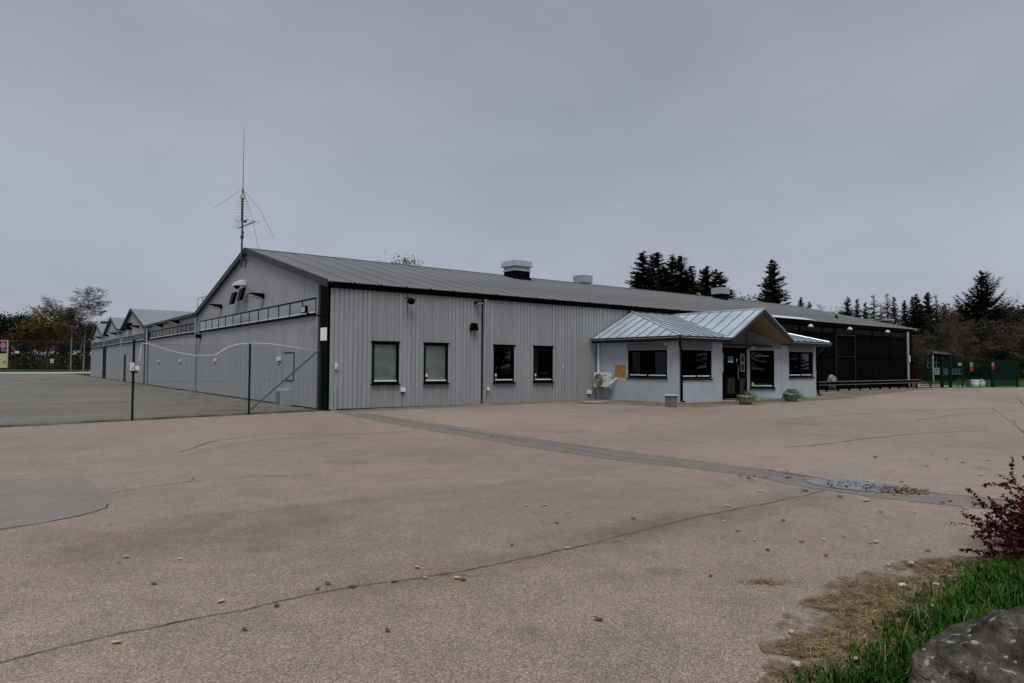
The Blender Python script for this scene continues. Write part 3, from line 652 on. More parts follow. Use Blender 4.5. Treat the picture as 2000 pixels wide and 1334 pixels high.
b = MB(); b.tube([(-.12, 34.2, 0), (-.12, 34.2, E0-.1)], .07, 8); b.build('downpipe', M_galv, link)
b = MB(); b.tube([(-.1, 18.9, 0.0), (-.1, 18.9, E0-.1)], .05, 8); b.build('downpipe', M_galv, link)

# ------------------------------------------------------------------ entrance porch
PXL, PXR, PYF, PC = 12.46, 22.64, -4.58, 17.5
RL, RR, RD = 15.28, 19.70, -3.63       # recess corners on the front, and the door plane
DL, DR = 16.60, 18.42
porch = thing('entrance_porch', 'low entrance pavilion with grey render walls and blue-grey standing-seam metal roof', 'porch', (17.5, -2.3, gz(17.5)))
PT = 2.62
def wall(O, u, n, L, z0, z1, holes, name='rendered_wall', m=None, t=.22):
    b = MB(); s = 0
    for (a, c, h0, h1) in sorted(holes):
        if a > s: b.obox(O, u, n, s, a, -t, 0, z0, z1)
        b.obox(O, u, n, a, c, -t, 0, z0, h0)
        if h1 < z1: b.obox(O, u, n, a, c, -t, 0, h1, z1)
        s = c
    if s < L: b.obox(O, u, n, s, L, -t, 0, z0, z1)
    return b.build(name, m or M_stucco, porch)
PZ = .02
# left side (faces the yard side), with a wide two-pane window
wall((PXL, PYF+.22), UY, NL, 4.58-.245, PZ, PT, [(.34, 2.47, 1.10, 2.24)])
w = window(porch, (PXL, PYF+.56), UY, NL, 2.13, 1.10, 2.24, .085, cols=2, pane=M_glassdark, sticker=False, d=-.06)
MB().obox((PXL, PYF+.56), UY, NL, 1.09, 1.19, -.11, -.104, 1.25, 1.36).build('sticker', M_red, w)
MB().obox((PXL, PYF+.56), UY, NL, -.02, 2.15, -.02, .03, 2.26, 2.52).build('shutter_box', M_panelgrey, w)
# front left
wall((PXL, PYF), UX, NF, RL-PXL, PZ, PT, [(.22, 2.12, 1.08, 2.24)])
w = window(porch, (PXL+.22, PYF), UX, NF, 1.90, 1.08, 2.24, .085, cols=2, pane=M_glassdark, d=-.06)
MB().obox((PXL+.22, PYF), UX, NF, -.02, 1.92, -.02, .03, 2.26, 2.52).build('shutter_box', M_panelgrey, w)
# front right
wall((RR, PYF), UX, NF, PXR-RR, PZ, PT, [(.60, 2.72, 1.10, 2.30)])
w = window(porch, (RR+.60, PYF), UX, NF, 2.12, 1.10, 2.30, .085, cols=2, pane=M_glassdark, d=-.06)
MB().obox((RR+.60, PYF), UX, NF, -.02, 2.14, -.02, .03, 2.32, 2.55).build('shutter_box', M_panelgrey, w)
wall((PXR, PYF+.22), UY, (1, 0), 4.58-.245, PZ, PT, [])
# slanted recess walls
dl = Vector((DL-RL, RD-PYF, 0)); LL = dl.length; ul = (dl.x/LL, dl.y/LL); nl_ = (ul[1], -ul[0])
dr = Vector((RR-DR, PYF-RD, 0)); LR = dr.length; ur = (dr.x/LR, dr.y/LR); nr_ = (ur[1], -ur[0])
wall((RL, PYF+.01), ul, nl_, LL, PZ, PT-.02, [], t=.12)
wall((DR, RD), ur, nr_, LR-.02, PZ, PT-.24, [(.14, LR-.34, .62, 2.33)], t=.12)
w = window(porch, (DR+ur[0]*.14, RD+ur[1]*.14), ur, nr_, LR-.48, .62, 2.33, .075, cols=1, pane=M_glassdark, d=-.03)
Ow = (DR+ur[0]*.14, RD+ur[1]*.14)
b = MB(); rs = random.Random(3); s = .30
for i in range(16):          # illegible small white lettering on the glass
    ww = rs.uniform(.018, .034); b.obox(Ow, ur, nr_, s, s+ww, -.079, -.0775, 2.055, 2.055+rs.choice((.035, .035, .045))); s += ww+(.012 if i != 7 else .04)
b.build('lettering', M_signwhitetext, w)
b = MB(); b.obox(Ow, ur, nr_, .11, .23, -.079, -.0775, 2.0, 2.012); b.obox(Ow, ur, nr_, .11, .122, -.079, -.0775, 2.013, 2.13); b.obox(Ow, ur, nr_, .11, .23, -.079, -.0775, 2.131, 2.143); b.obox(Ow, ur, nr_, .218, .23, -.079, -.0775, 2.06, 2.13); b.build('emblem', M_panelgrey, w)
MB().obox(Ow, ur, nr_, .09, .21, -.079, -.0775, .74, .86).build('sticker', M_signcream, w)
# horizontal siding boards above the window and the door
def boards(O, u, n, L, z0, z1, topf, h=.145):
    z = z0
    while z < z1-.02:
        zz = min(z+h-.012, z1); pts = [(s, zq) for s, zq in ((0, z), (L, z), (L, zz), (0, zz))]
        pts = []
        for s in np.linspace(0, L, 7): pts.append((s, z))
        up_ = [(s, min(zz, topf(s))) for s in np.linspace(L, 0, 7)]
        if max(q[1] for q in up_) > z+.02:
            up_ = [(s, max(q, z+.002)) for s, q in up_]
            P = [(O[0]+u[0]*s+n[0]*.0, O[1]+u[1]*s+n[1]*.0, q) for s, q in pts+up_]
            MB().prism(P, (n[0]*.022, n[1]*.022, 0)).build('siding_board', M_siding, porch)
        z += h
GA, GE = 4.02, 2.70                 # gable apex and foot heights
gsoff = lambda x: GA-.18-abs(x-PC)*(GA-GE)/2.27
MB().obox((DR, RD), ur, nr_, 0, LR-.02, -.12, -.01, PT-.24, 2.95).build('backing_wall', M_siding, porch)
boards((DR, RD), ur, nr_, LR-.05, PT-.235, 3.7, lambda s: gsoff(DR+ur[0]*s))
MB().box(DL, RD+.025, 2.42, DR, RD+.1, 3.3).build('backing_wall', M_siding, porch)
boards((DL, RD+.02), UX, NF, DR-DL, 2.44, 3.75, lambda s: gsoff(DL+s))
MB().box(DR-.02, RD-.03, 2.40, DR+.02, RD+.02, 3.45).build('corner_bead', M_black, porch)
# entrance door with side light
dz = gz(17.5)+.06
b = MB(); fr = .07
b.box(DL, RD-.02, 2.34, DR-.02, RD+.06, 2.42); b.box(DL, RD-.02, dz, DL+fr, RD+.06, 2.34); b.box(DR-.09, RD-.02, dz, DR-.02, RD+.06, 2.34); b.box(DL+1.16, RD-.02, dz, DL+1.25, RD+.06, 2.34)
b.build('door_frame', M_black, porch)
b = MB(); L0, L1 = DL+.08, DL+1.15
b.box(L0, RD-.01, dz+.02, L0+.27, RD+.04, 2.33); b.box(L1-.19, RD-.01, dz+.02, L1, RD+.04, 2.33); b.box(L0+.27, RD-.01, 2.15, L1-.19, RD+.04, 2.33); b.box(L0+.27, RD-.01, dz+.02, L1-.19, RD+.04, dz+.20); b.box(L0+.27, RD-.01, 1.14, L1-.19, RD+.04, 1.22)
door = b.build('door', M_black, porch)
MB().box(L0+.27, RD+.01, 1.22, L1-.19, RD+.022, 2.15).build('pane', M_glass, door)
MB().box(L0+.27, RD+.01, dz+.20, L1-.19, RD+.022, 1.14).build('pane', M_glass, door)
b = MB(); b.tube([(L1-.1, RD-.01, 1.62), (L1-.1, RD-.08, 1.60), (L1-.1, RD-.08, 1.02), (L1-.02, RD-.01, .95)], .016, 8); b.build('handle', M_galv, door)
MB().box(L0+.33, RD+.003, 1.78, L0+.72, RD+.008, 2.03).build('notice', mat('blue_notice', (.10, .24, .34), .5), door)
MB().box(L0+.33, RD-.002, 1.76, L0+.72, RD+.002, 1.83).build('notice', M_white, door)
MB().box(L1-.15, RD-.016, 1.70, L1-.07, RD-.011, 1.82).build('sticker', M_red, door); MB().box(L1-.15, RD-.016, 1.825, L1-.07, RD-.011, 1.93).build('sticker', M_white, door)
sl = MB(); sl.box(DL+1.25, RD+.0, dz, DR-.09, RD+.04, dz+.12); sl.box(DL+1.25, RD+.0, 1.20, DR-.09, RD+.04, 1.34); sl.box(DL+1.25, RD+.0, 2.2, DR-.09, RD+.04, 2.34); slo = sl.build('side_light', M_black, porch)
MB().box(DL+1.25, RD+.012, dz+.12, DR-.09, RD+.024, 1.20).build('pane', M_glass, slo); MB().box(DL+1.25, RD+.012, 1.34, DR-.09, RD+.024, 2.2).build('pane', M_glassdark, slo)
for z0_, z1_ in ((1.36, 1.73), (1.76, 2.13)):
    b = MB(); xa, xb = DL+1.31, DL+1.62; t_ = .045
    b.box(xa, RD-.03, z0_, xb, RD+.01, z0_+t_); b.box(xa, RD-.03, z1_-t_, xb, RD+.01, z1_); b.box(xa, RD-.03, z0_+t_, xa+t_, RD+.01, z1_-t_); b.box(xb-t_, RD-.03, z0_+t_, xb, RD+.01, z1_-t_)
    b.build('notice_frame', M_galv, slo)
    b = MB(); O_ = (RL+ul[0]*.05, PYF+ul[1]*.05)
    b.obox(O_, ul, nl_, 0, .3, .0, .04, z0_, z1_); b.build('notice_frame', M_galv, porch)
# room behind the glass: floor, back wall, goods in red, curtains
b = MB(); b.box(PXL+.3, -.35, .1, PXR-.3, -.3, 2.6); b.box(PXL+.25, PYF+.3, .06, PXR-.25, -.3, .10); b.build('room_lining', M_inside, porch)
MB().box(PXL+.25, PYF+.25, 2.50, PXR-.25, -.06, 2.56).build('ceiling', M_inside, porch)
for xx, yy, ww in ((PXL+.4, PYF+.9, .25), (PXL+.4, PYF+1.65, .22), (PXL+.4, PYF+2.3, .3)):
    MB().box(xx, yy, .9, xx+.03, yy+ww, 2.3).build('curtain', M_curtain, porch)
for xx, ww in ((PXL+.4, .35), (PXL+1.35, .2), (PXL+1.75, .3), (RR+.7, .25), (RR+1.4, .3), (RR+2.3, .3)):
    MB().box(xx, PYF+.42, .9, xx+ww, PYF+.45, 2.3).build('curtain', M_curtain, porch)
# roof: four planes cut into standing-seam pans
EX0, EX1, EY = PXL-.38, PXR+.55, -4.98; EZ, TZ = 2.77, 4.10; HX0, HX1 = 14.58, 20.42
def pans(poly, along, spacing, m=M_zinc, off=0.0, seam=.035):
    """poly: 3-D points of a planar roof face. along: plan unit vector of the seams. Cuts it in strips across and adds upstands."""
    ax = Vector(along); cr_ = Vector((-ax.y, ax.x))
    P = [Vector(p) for p in poly]; nn = (P[1]-P[0]).cross(P[2]-P[0]).normalized()
    if nn.z < 0: nn = -nn
    zf = lambda x, y: P[0].z-(nn.x*(x-P[0].x)+nn.y*(y-P[0].y))/nn.z
    cs = [p.x*cr_.x+p.y*cr_.y for p in P]; a = min(cs)+off; edges = [min(cs)]
    while a < max(cs)-.02:
        if a > min(cs)+.02: edges.append(a)
        a += spacing
    edges.append(max(cs)); plan = [(p.x, p.y) for p in P]
    for i, (lo, hi) in enumerate(zip(edges[:-1], edges[1:])):
        q = clip_half(clip_half(plan, cr_.x, cr_.y, lo+.004), -cr_.x, -cr_.y, -(hi-.004))
        if len(q) < 3: continue
        MB().prism([(x, y, zf(x, y)-.03) for x, y in q], (0, 0, .03)).build('roof_pan', m, porch)
        if i:
            tv = []
            for k in range(len(plan)):
                p, r_ = plan[k], plan[(k+1) % len(plan)]; dp = cr_.x*p[0]+cr_.y*p[1]-lo; dq = cr_.x*r_[0]+cr_.y*r_[1]-lo
                if dp*dq < 0: t_ = dp/(dp-dq); tv.append((p[0]+t_*(r_[0]-p[0]), p[1]+t_*(r_[1]-p[1])))
            if len(tv) == 2 and math.dist(*tv) > .15:
                (xa, ya), (xb, yb) = tv; w_ = .009
                MB().prism([(xa-cr_.x*w_, ya-cr_.y*w_, zf(xa, ya)-.02), (xa+cr_.x*w_, ya+cr_.y*w_, zf(xa, ya)-.02), (xb+cr_.x*w_, yb+cr_.y*w_, zf(xb, yb)-.02), (xb-cr_.x*w_, yb-cr_.y*w_, zf(xb, yb)-.02)], (0, 0, seam+.02)).build('standing_seam', M_seam, porch)
RYB = -.12
pans([(EX0, EY, EZ), (EX0, RYB, EZ), (HX0, RYB, TZ)], (1, 0), .56)
pans([(EX1, EY, EZ), (EX1, RYB, EZ), (HX1, RYB, TZ)], (1, 0), .56)
gfx0, gfx1 = PC-2.28, PC+2.28
pans([(EX0, EY, EZ), (gfx0+.02, EY, EZ), (PC-.05, RYB, TZ), (HX0, RYB, TZ)], (0, 1), .52, off=.5)
pans([(gfx1-.02, EY, EZ), (EX1, EY, EZ), (HX1, RYB, TZ), (PC+.05, RYB, TZ)], (0, 1), .52, off=.5)
GY = -5.12
for s in (-1, 1):
    gx_ = PC+s*2.28
    pans([(gx_, GY, EZ-.01), (PC, GY, TZ-.02), (PC, RYB, TZ-.02), (gx_, EY+.0, EZ-.01)], (1, 0), .60, off=.35)
    # bargeboards and boarded soffit of the entrance gable
    b = MB(); b.prism([(gx_-s*.0, GY-.03, EZ-.22), (gx_, GY-.03, EZ+.0), (PC, GY-.03, TZ-.01), (PC, GY-.03, TZ-.25)], (0, .05, 0)); b.build('bargeboard', M_gutter, porch)
    b = MB(); b.prism([(gx_-s*.0, GY-.045, EZ-.03), (gx_, GY-.045, EZ+.03), (PC, GY-.045, TZ+.02), (PC, GY-.045, TZ-.04)], (0, .06, 0)); b.build('metal_edge', M_galv, porch)
    b = MB(); b.prism([(gx_-s*.05, GY+.03, EZ-.17), (PC, GY+.03, TZ-.17), (PC, RD-.02, TZ-.17), (gx_-s*.05, RD-.02, EZ-.17)], (0, 0, .02)); b.build('soffit', M_soffit, porch)
    # hip rolls and valley-side ridge
    hx, ex = (HX0, EX0) if s < 0 else (HX1, EX1)
    b = MB(); b.tube([(ex, EY, EZ+.02), (hx, RYB, TZ+.02)], .035, 6); b.build('hip_roll', M_zinc, porch)
b = MB(); b.tube([(PC, GY-.02, TZ+.0), (PC, RYB, TZ+.0)], .035, 6); b.build('ridge_roll', M_zinc, porch)
MB().box(HX0-.1, RYB-.02, TZ-.06, HX1+.1, -.03, TZ+.04).build('wall_flashing', M_gutter, porch)
# eaves: fascia, gutter lip, flat soffit
def eave(x0, y0, x1, y1, n_):
    b = MB(); u = Vector((x1-x0, y1-y0, 0)); L = u.length; u.normalize()
    b.obox((x0, y0), (u.x, u.y), n_, -.02, L+.02, -.03, .035, EZ-.20, EZ-.01); b.build('fascia', M_gutter, porch)
    b = MB(); b.obox((x0, y0), (u.x, u.y), n_, -.04, L+.04, .037, .11, EZ-.09, EZ+.005); b.build('gutter', M_gutter, porch, bevel=.02)
    MB().obox((x0, y0), (u.x, u.y), n_, -.04, L+.04, .105, .118, EZ-.085, EZ-.06).build('gutter_lip', M_galv, porch)
eave(EX0, RYB, EX0, EY, NL); eave(EX0, EY, gfx0, EY, NF); eave(gfx1, EY, EX1, EY, NF); eave(EX1, RYB, EX1, EY, (1, 0))
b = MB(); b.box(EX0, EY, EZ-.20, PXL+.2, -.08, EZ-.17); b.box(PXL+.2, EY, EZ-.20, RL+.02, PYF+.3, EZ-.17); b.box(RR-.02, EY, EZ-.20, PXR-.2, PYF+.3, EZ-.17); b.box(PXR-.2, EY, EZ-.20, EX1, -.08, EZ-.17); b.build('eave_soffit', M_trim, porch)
# porch downpipes
b = MB(); b.tube([(EX0+.1, EY+.02, EZ-.1), (EX0+.16, EY+.15, EZ-.3), (PXL+.10, PYF-.08, EZ-.62), (PXL+.10, PYF-.08, .22), (PXL+.14, PYF-.2, gz(12.5)+.08)], .05, 8); b.build('downpipe', M_black, porch)
b = MB(); b.tube([(EX1-.1, EY+.02, EZ-.1), (EX1-.25, EY+.1, EZ-.35), (PXR+.09, PYF-.06, EZ-.95), (PXR+.09, PYF-.06, .3), (PXR+.16, PYF-.2, gz(22.7)+.06)], .05, 8); b.build('downpipe', M_black, porch)
b = MB(); b.tube([(PXL-.07, -.2, EZ-.2), (PXL-.07, -.2, 1.15)], .05, 8); b.build('conduit', M_white, porch)
MB().box(PXL-.006, -1.78, 1.1, PXL-.001, -1.15, 1.62).build('bare_plaster_patch', M_rust, porch)
# gravel kerb strips and entrance slab
b = MB(); g0 = gz(14)
b.box(PXL-.05, PYF-.5, g0-.05, DL-.1, PYF-.02, g0+.055); b.build('gravel_kerb', M_gravel, porch)
b = MB(); g1 = gz(21); b.box(RR+.1, PYF-.42, g1-.05, PXR+.5, PYF-.02, g1+.055); b.build('gravel_kerb', M_gravel, porch)
sb = MB(); g2 = gz(17.5); sb.prism([(DL-.05, PYF-.5, g2-.05), (RR+.05, PYF-.6, g2-.05), (RR, PYF+.1, g2-.05), (DR+.1, RD+.05, g2-.05), (DL, RD+.05, g2-.05)], (0, 0, .09)); sb.build('entrance_slab', M_slab, porch)
# house number plate, small fittings
MB().obox((DR+ur[0]*.2, RD+ur[1]*.2), ur, nr_, 0, .17, .026, .045, 2.39, 2.56).build('number_plate', M_cream, porch)

# ------------------------------------------------------------------ things on the walls
def wedge_lamp(O, u, n, z, label, group=None, sc=1.0):
    """Wall floodlight: black bracket and hood, pale sloping diffuser below."""
    x, y = O; sc *= .86; t = thing('wall_lamp', label, 'lamp', (x, y, z), group)
    def P(s, d, zz): return (x+u[0]*s*sc+n[0]*d*sc, y+u[1]*s*sc+n[1]*d*sc, z+zz*sc)
    b = MB(); b.prism([P(-.2, .02, .16), P(-.2, .02, -.06), P(-.2, .62, .11), P(-.2, .62, .16)], Vector(P(.2, 0, 0))-Vector(P(-.2, 0, 0))); b.build('housing', M_black, t)
    b = MB(); b.prism([P(-.18, .12, -.045), P(-.18, .14, -.10), P(-.18, .60, .02), P(-.18, .60, .09)], Vector(P(.18, 0, 0))-Vector(P(-.18, 0, 0))); b.build('diffuser', M_lamp, t)
    return t
wedge_lamp((-.03, 13.77), UY, NL, 4.38, 'black wedge wall lamp on the near gable, by the low eave', sc=1.05)
wedge_lamp((-.03, 7.07), UY, NL, 4.38, 'black wedge wall lamp on the near gable, right of the square floodlights', sc=1.05)
for yy in (23.8, 29.0): wedge_lamp((-.03, yy), UY, NL, 4.08, 'black wedge wall lamp under the flat link roof', 'lamps under the link roof', sc=1.0)
for yy, lb in ((38.6, 'next to the twin floodlights'), (46.0, 'on the gable with twin floodlights, beside the valley')): wedge_lamp((-.03, yy), UY, NL, 4.42, 'black wedge wall lamp '+lb, sc=1.1)
for yy in (51.2, 57.2): wedge_lamp((-.03, yy), UY, NL, 4.30, 'black wedge wall lamp on the middle gabled hall', 'lamps on the middle hall', sc=1.1)
for yy in (63.5, 69.5): wedge_lamp((-.03, yy), UY, NL, 4.30, 'black wedge wall lamp on the last gabled hall', 'lamps on the last hall', sc=1.1)
wedge_lamp((5.95, -.03), UX, NF, 3.95, 'black wedge wall lamp under the eave beside the downpipe', sc=.62)
def square_flood(y, z, label, tilt=.12, s=.3):
    t = thing('floodlight', label, 'floodlight', (-.03, y, z), 'twin floodlights on the gable'); 
    b = MB(); b.prism([(-.28-tilt, y-s*.8, z-.28), (-.28, y-s, z+.28), (-.28, y+s, z+.28), (-.28-tilt, y+s*.8, z-.28)], (.12, 0, .03)); b.build('housing', M_black, t)
    b = MB(); b.prism([(-.285-tilt, y-s*.7, z-.25), (-.285, y-s*.88, z+.24), (-.285, y+s*.88, z+.24), (-.285-tilt, y+s*.7, z-.25)], (-.01, 0, 0)); b.build('lens', M_netpanel, t)
    b = MB(); b.tube([(-.2, y, z+.1), (-.02, y, z+.1)], .04, 6); b.build('bracket', M_galv, t)
square_flood(10.75, 4.58, 'lower square black floodlight of the pair on the near gable'); square_flood(9.45, 4.66, 'higher square black floodlight of the pair on the near gable')
for yy in (42.3, 43.4):
    b = MB(); b.box(-.4, yy-.35, 4.4, -.02, yy+.35, 4.95); tag(b.build('floodlight', M_black, None, (0, yy, 4.4), bevel=.03), 'square black floodlight on the gable next to the link', 'floodlight', 'floodlights on the second gable')
# dome camera under a pale hood
t = thing('surveillance_camera', 'pale hooded dome camera high on the near gable', 'camera', (-.02, 9.95, 5.2))
b = MB(); b.prism([(-.02, 9.6, 5.10), (-.02, 9.65, 5.36), (-.22, 9.7, 5.36), (-.42, 9.72, 5.26), (-.55, 9.74, 5.08)], (0, .40, 0)); b.build('hood', M_ventlight, t, bevel=.03)
b = MB(); b.lathe((-.34, 9.95, 4.95), [(.02, 0), (.09, .03), (.12, .09), (.12, .14)], 12); b.build('dome', M_black, t, smooth=True)
b = MB(); b.box(-.02, 9.7, 5.95, -.05, 10.05, 6.45) ; tag(b.build('gable_vent', M_panelgrey, None, (-.03, 9.87, 5.95), bevel=.005), 'small grey hatch just below the gable peak', 'vent')
# small camera on the front wall
t = thing('surveillance_camera', 'small black dome camera on a bracket under the front eave', 'camera', (2.93, -.03, 3.8))
b = MB(); b.tube([(2.86, -.02, 3.98), (2.86, -.12, 4.0), (2.93, -.3, 3.97)], .022, 6); b.box(2.81, -.03, 3.9, 2.92, -.024, 4.06); b.build('bracket', M_black, t)
b = MB(); b.lathe((2.95, -.3, 3.74), [(.02, 0), (.10, .03), (.14, .10), (.15, .15), (.10, .21), (.03, .24)], 14); b.build('dome', M_black, t, smooth=True)
b = MB(); b.tube([(2.93, -.03, 3.9), (2.93, -.028, 3.45)], .008, 5); b.build('cable', M_black, t)
# black lantern-shaped box beside the downpipe
b = MB(); b.prism([(5.62, -.03, 2.92), (5.98, -.03, 2.92), (5.91, -.03, 3.2), (5.69, -.03, 3.2)], (0, -.16, 0)); tag(b.build('wall_light', M_black, None, (5.8, -.03, 2.92), bevel=.015), 'small black trapezoid wall light below the eave lamp', 'lamp')
# corner floodlight and white notice
t = thing('floodlight', 'small yellowish floodlight on an arm at the black corner', 'floodlight', (-.04, .6, 3.2))
b = MB(); b.tube([(-.03, .5, 3.22), (-.28, .75, 3.28), (-.4, 1.0, 3.33)], .03, 6); b.build('arm', M_black, t)
b = MB(); b.box(-.5, .9, 3.34, -.4, 1.25, 3.58); b.build('housing', M_black, t); b = MB(); b.box(-.512, .93, 3.37, -.502, 1.22, 3.55); b.build('lens', M_signcream, t)
tag(MB().box(-.052, .08, 2.38, -.038, .62, 2.82).build('notice_board', mat('bright_plate', (.9, .9, .9), .5, var=.02), None, (-.04, .35, 2.38)), 'blank white notice plate on the black corner strip', 'sign')
def socket(x, y, z, n, label, w=.17, h=.15, group=None, m=None):
    t = thing('socket_box', label, 'socket', (x, y, z), group); u = (abs(n[1]), abs(n[0]))
    for k in (0, 1):
        b = MB(); b.obox((x, y), u, n, -w/2+k*w*.52, -w/2+k*w*.52+w*.48, .0, .09, z, z+h); b.build('cover', m or M_white, t, bevel=.008)
    b = MB(); b.obox((x, y), u, n, -w*.3, w*.3, 0, .06, z-.05, z-.002); b.build('base', M_trim, t)
    return t
socket(2.77, -.03, .60, NF, 'white double socket below and right of the first frosted window')
socket(11.95, -.03, .34, NF, 'white double socket near the ground by the air conditioner', .2)
t = thing('socket_box', 'single white socket beside the foot of the downpipe', 'socket', (6.52, -.03, .58)); MB().box(6.46, -.1, .58, 6.57, -.028, .70).build('cover', M_white, t, bevel=.008); MB().tube([(6.5, -.05, .58), (6.46, -.06, .5), (6.42, -.06, .2)], .008, 5).build('cable', M_trim, t)
t = thing('intercom', 'small cream switch box near the building corner', 'switch', (.26, -.03, 1.42)); MB().box(.20, -.11, 1.40, .30, -.026, 1.60).build('case', M_cream, t, bevel=.012); MB().box(.235, -.125, 1.44, .265, -.112, 1.48).build('button', M_trim, t)
socket(-.03, 4.86, 1.70, NL, 'white double socket box left of the wall hatch, behind the fence', .34)
for yy in (14.65, 22.95, 29.8, 40.2): socket(-.03, yy, 1.68, NL, 'small white socket on the yard wall', .22, .16, 'sockets along the yard wall')
t = thing('wall_hatch', 'flush grey service hatch with dark edges on the yard wall', 'hatch', (-.03, 3.75, .98)); MB().box(-.05, 3.25, .98, -.023, 4.25, 1.98).build('panel', M_clad2, t); b = MB(); b.box(-.06, 3.22, 1.98, -.023, 4.28, 2.03); b.box(-.055, 3.2, .98, -.023, 3.245, 1.98); b.box(-.055, 3.3, .93, -.023, 4.2, .975); b.build('edge', M_trim, t)
t = thing('meter_cabinet', 'grey-blue metal cabinet standing at the foot of the yard wall', 'cabinet', (-.2, 3.8, 0)); MB().box(-.42, 3.45, .01, -.03, 4.15, .62).build('body', M_ventgrey, t, bevel=.01); MB().box(-.432, 3.55, .08, -.424, 4.05, .55).build('door', M_panelgrey, t)
MB().box(-.03, 17.9, 3.0, -.2, 18.1, 3.2)
b = MB(); b.prism([(-.03, 17.8, 2.95), (-.03, 18.2, 2.95), (-.03, 18.2, 3.15), (-.03, 17.8, 3.15)], (-.25, 0, .05)); tag(b.build('wall_light', M_black, None, (-.03, 18, 2.95), bevel=.01), 'small black light under the ribbon window at the link corner', 'lamp')
b = MB(); b.box(10.43, -.04, 1.48, 10.47, -.026, 1.60); tag(b.build('wall_hook', M_white, None, (10.45, -.03, 1.48)), 'tiny white hook on the bare cladding right of the dark windows', 'hook')
b = MB(); b.box(PXL-.14, PYF+.42, 2.42, PXL-.02, PYF+.62, 2.55); tag(b.build('motion_sensor', M_signcream, None, (PXL-.05, PYF+.5, 2.42), bevel=.01), 'small cream lamp under the porch eave above the side window', 'lamp')
for xx in (29.9, 34.6, 39.75):
    t = thing('dome_lamp', 'white half-dome lamp above the black netting', 'lamp', (xx, -.06, 3.98), 'dome lamps over the netting')
    b = MB(); b.lathe((xx, -.25, 3.98), [(.17, 0), (.165, .05), (.13, .11), (.08, .16), (.02, .18)], 14); b.build('shade', M_ventlight, t, smooth=True); b = MB(); b.tube([(xx, -.02, 4.12), (xx, -.25, 4.16)], .02, 6); b.build('bracket', M_black, t)
# red lantern on the sill of the right-hand dark window
t = thing('table_lamp', 'red lantern on a glass foot behind the right-hand dark window', 'lamp', (9.42, .22, .98)); b = MB(); b.box(9.0, .10, .955, 9.85, .40, .98); b.build('sill_board', M_trim, t)
b = MB(); b.lathe((9.42, .25, .98), [(.10, 0), (.12, .02), (.03, .06), (.03, .12), (.13, .15), (.14, .18)], 12); b.build('foot', M_bucket, t); b = MB(); b.lathe((9.42, .25, 1.16), [(.05, 0), (.15, .06), (.17, .18), (.13, .28), (.04, .33)], 12); b.build('shade', mat('lantern_red', (.5, .03, .02), .5), t, smooth=True)
# goods seen through the entrance door
t = thing('goods_stack', 'red and brown goods stacked inside the glazed entrance door', 'goods', (17.2, -3.0, .18)); b = MB(); b.box(16.75, -3.2, .18, 17.5, -2.8, .9); b.build('red_crate', M_redcloth, t, bevel=.03); b = MB(); b.box(17.2, -3.38, .18, 17.7, -3.22, .55); b.build('carton', M_batten, t, bevel=.01)

# air conditioner on the porch side wall
t = thing('air_conditioner', 'ivory outdoor air-conditioning unit on brackets at the porch wall', 'air conditioner', (12.2, -.65, .62))
b = MB(); b.box(12.05, -1.1, .66, 12.38, -.24, 1.28); b.build('casing', M_acbody, t, bevel=.015)
b = MB(); b.lathe((12.048, -.56, .965), [(.275, 0), (.275, -.012), (.262, -.02), (.262, 0)], 36, cap=False, axis=((0, 1, 0), (0, 0, 1), (1, 0, 0))); b.build('fan_ring', M_acdark, t)
b = MB(); b.lathe((12.046, -.56, .965), [(.262, 0), (.0, 0)], 36, cap=False, axis=((0, 1, 0), (0, 0, 1), (1, 0, 0))); b.build('fan_recess', M_acdark, t)
gr = MB()
for r_ in [.05+.018*i for i in range(12)]: gr.lathe((12.034, -.56, .965), [(r_, 0), (r_+.004, -.004), (r_+.008, 0)], 30, cap=False, axis=((0, 1, 0), (0, 0, 1), (1, 0, 0)))
gr.build('grille', mat('ac_wire', (.28, .27, .23), .5), t)
b = MB(); b.lathe((12.03, -.56, .965), [(.035, 0), (.035, -.01), (.01, -.014)], 14, axis=((0, 1, 0), (0, 0, 1), (1, 0, 0))); b.build('fan_hub', M_white, t)
b = MB(); b.box(12.1, -1.125, .72, 12.32, -1.102, 1.2); b.build('valve_cover', M_acbody, t, bevel=.01)
b = MB(); b.box(12.12, -1.15, 1.12, 12.28, -1.126, 1.17); b.box(12.14, -1.16, .78, 12.26, -1.126, .84); b.build('valve', M_white, t)
b = MB(); b.tube([(12.22, -1.15, .82), (12.3, -1.22, .95), (12.44, -1.3, 1.06)], .035, 7); b.build('pipe', M_white, t)
b = MB(); b.tube([(12.2, -1.14, .74), (12.2, -1.16, .6), (12.28, -1.1, .5)], .012, 6); b.build('cable', M_white, t)
for yy in (-.95, -.4):
    b = MB(); b.box(12.02, yy-.02, .60, 12.46, yy+.02, .658); b.prism([(12.455, yy-.018, .30), (12.455, yy+.018, .30), (12.10, yy+.018, .6), (12.10, yy-.018, .6)], (0, 0, .03)); b.build('bracket', M_galv, t)
text_mesh('Panasonic', .052, 'brand_lettering', M_signtext, (12.044, -.83, 1.155), (0, -1), t, True)
b = MB(); b.box(12.044, -1.02, .93, 12.0485, -.96, .965); b.box(12.044, -.945, .93, 12.0485, -.885, .965); b.build('badge', M_acdark, t)

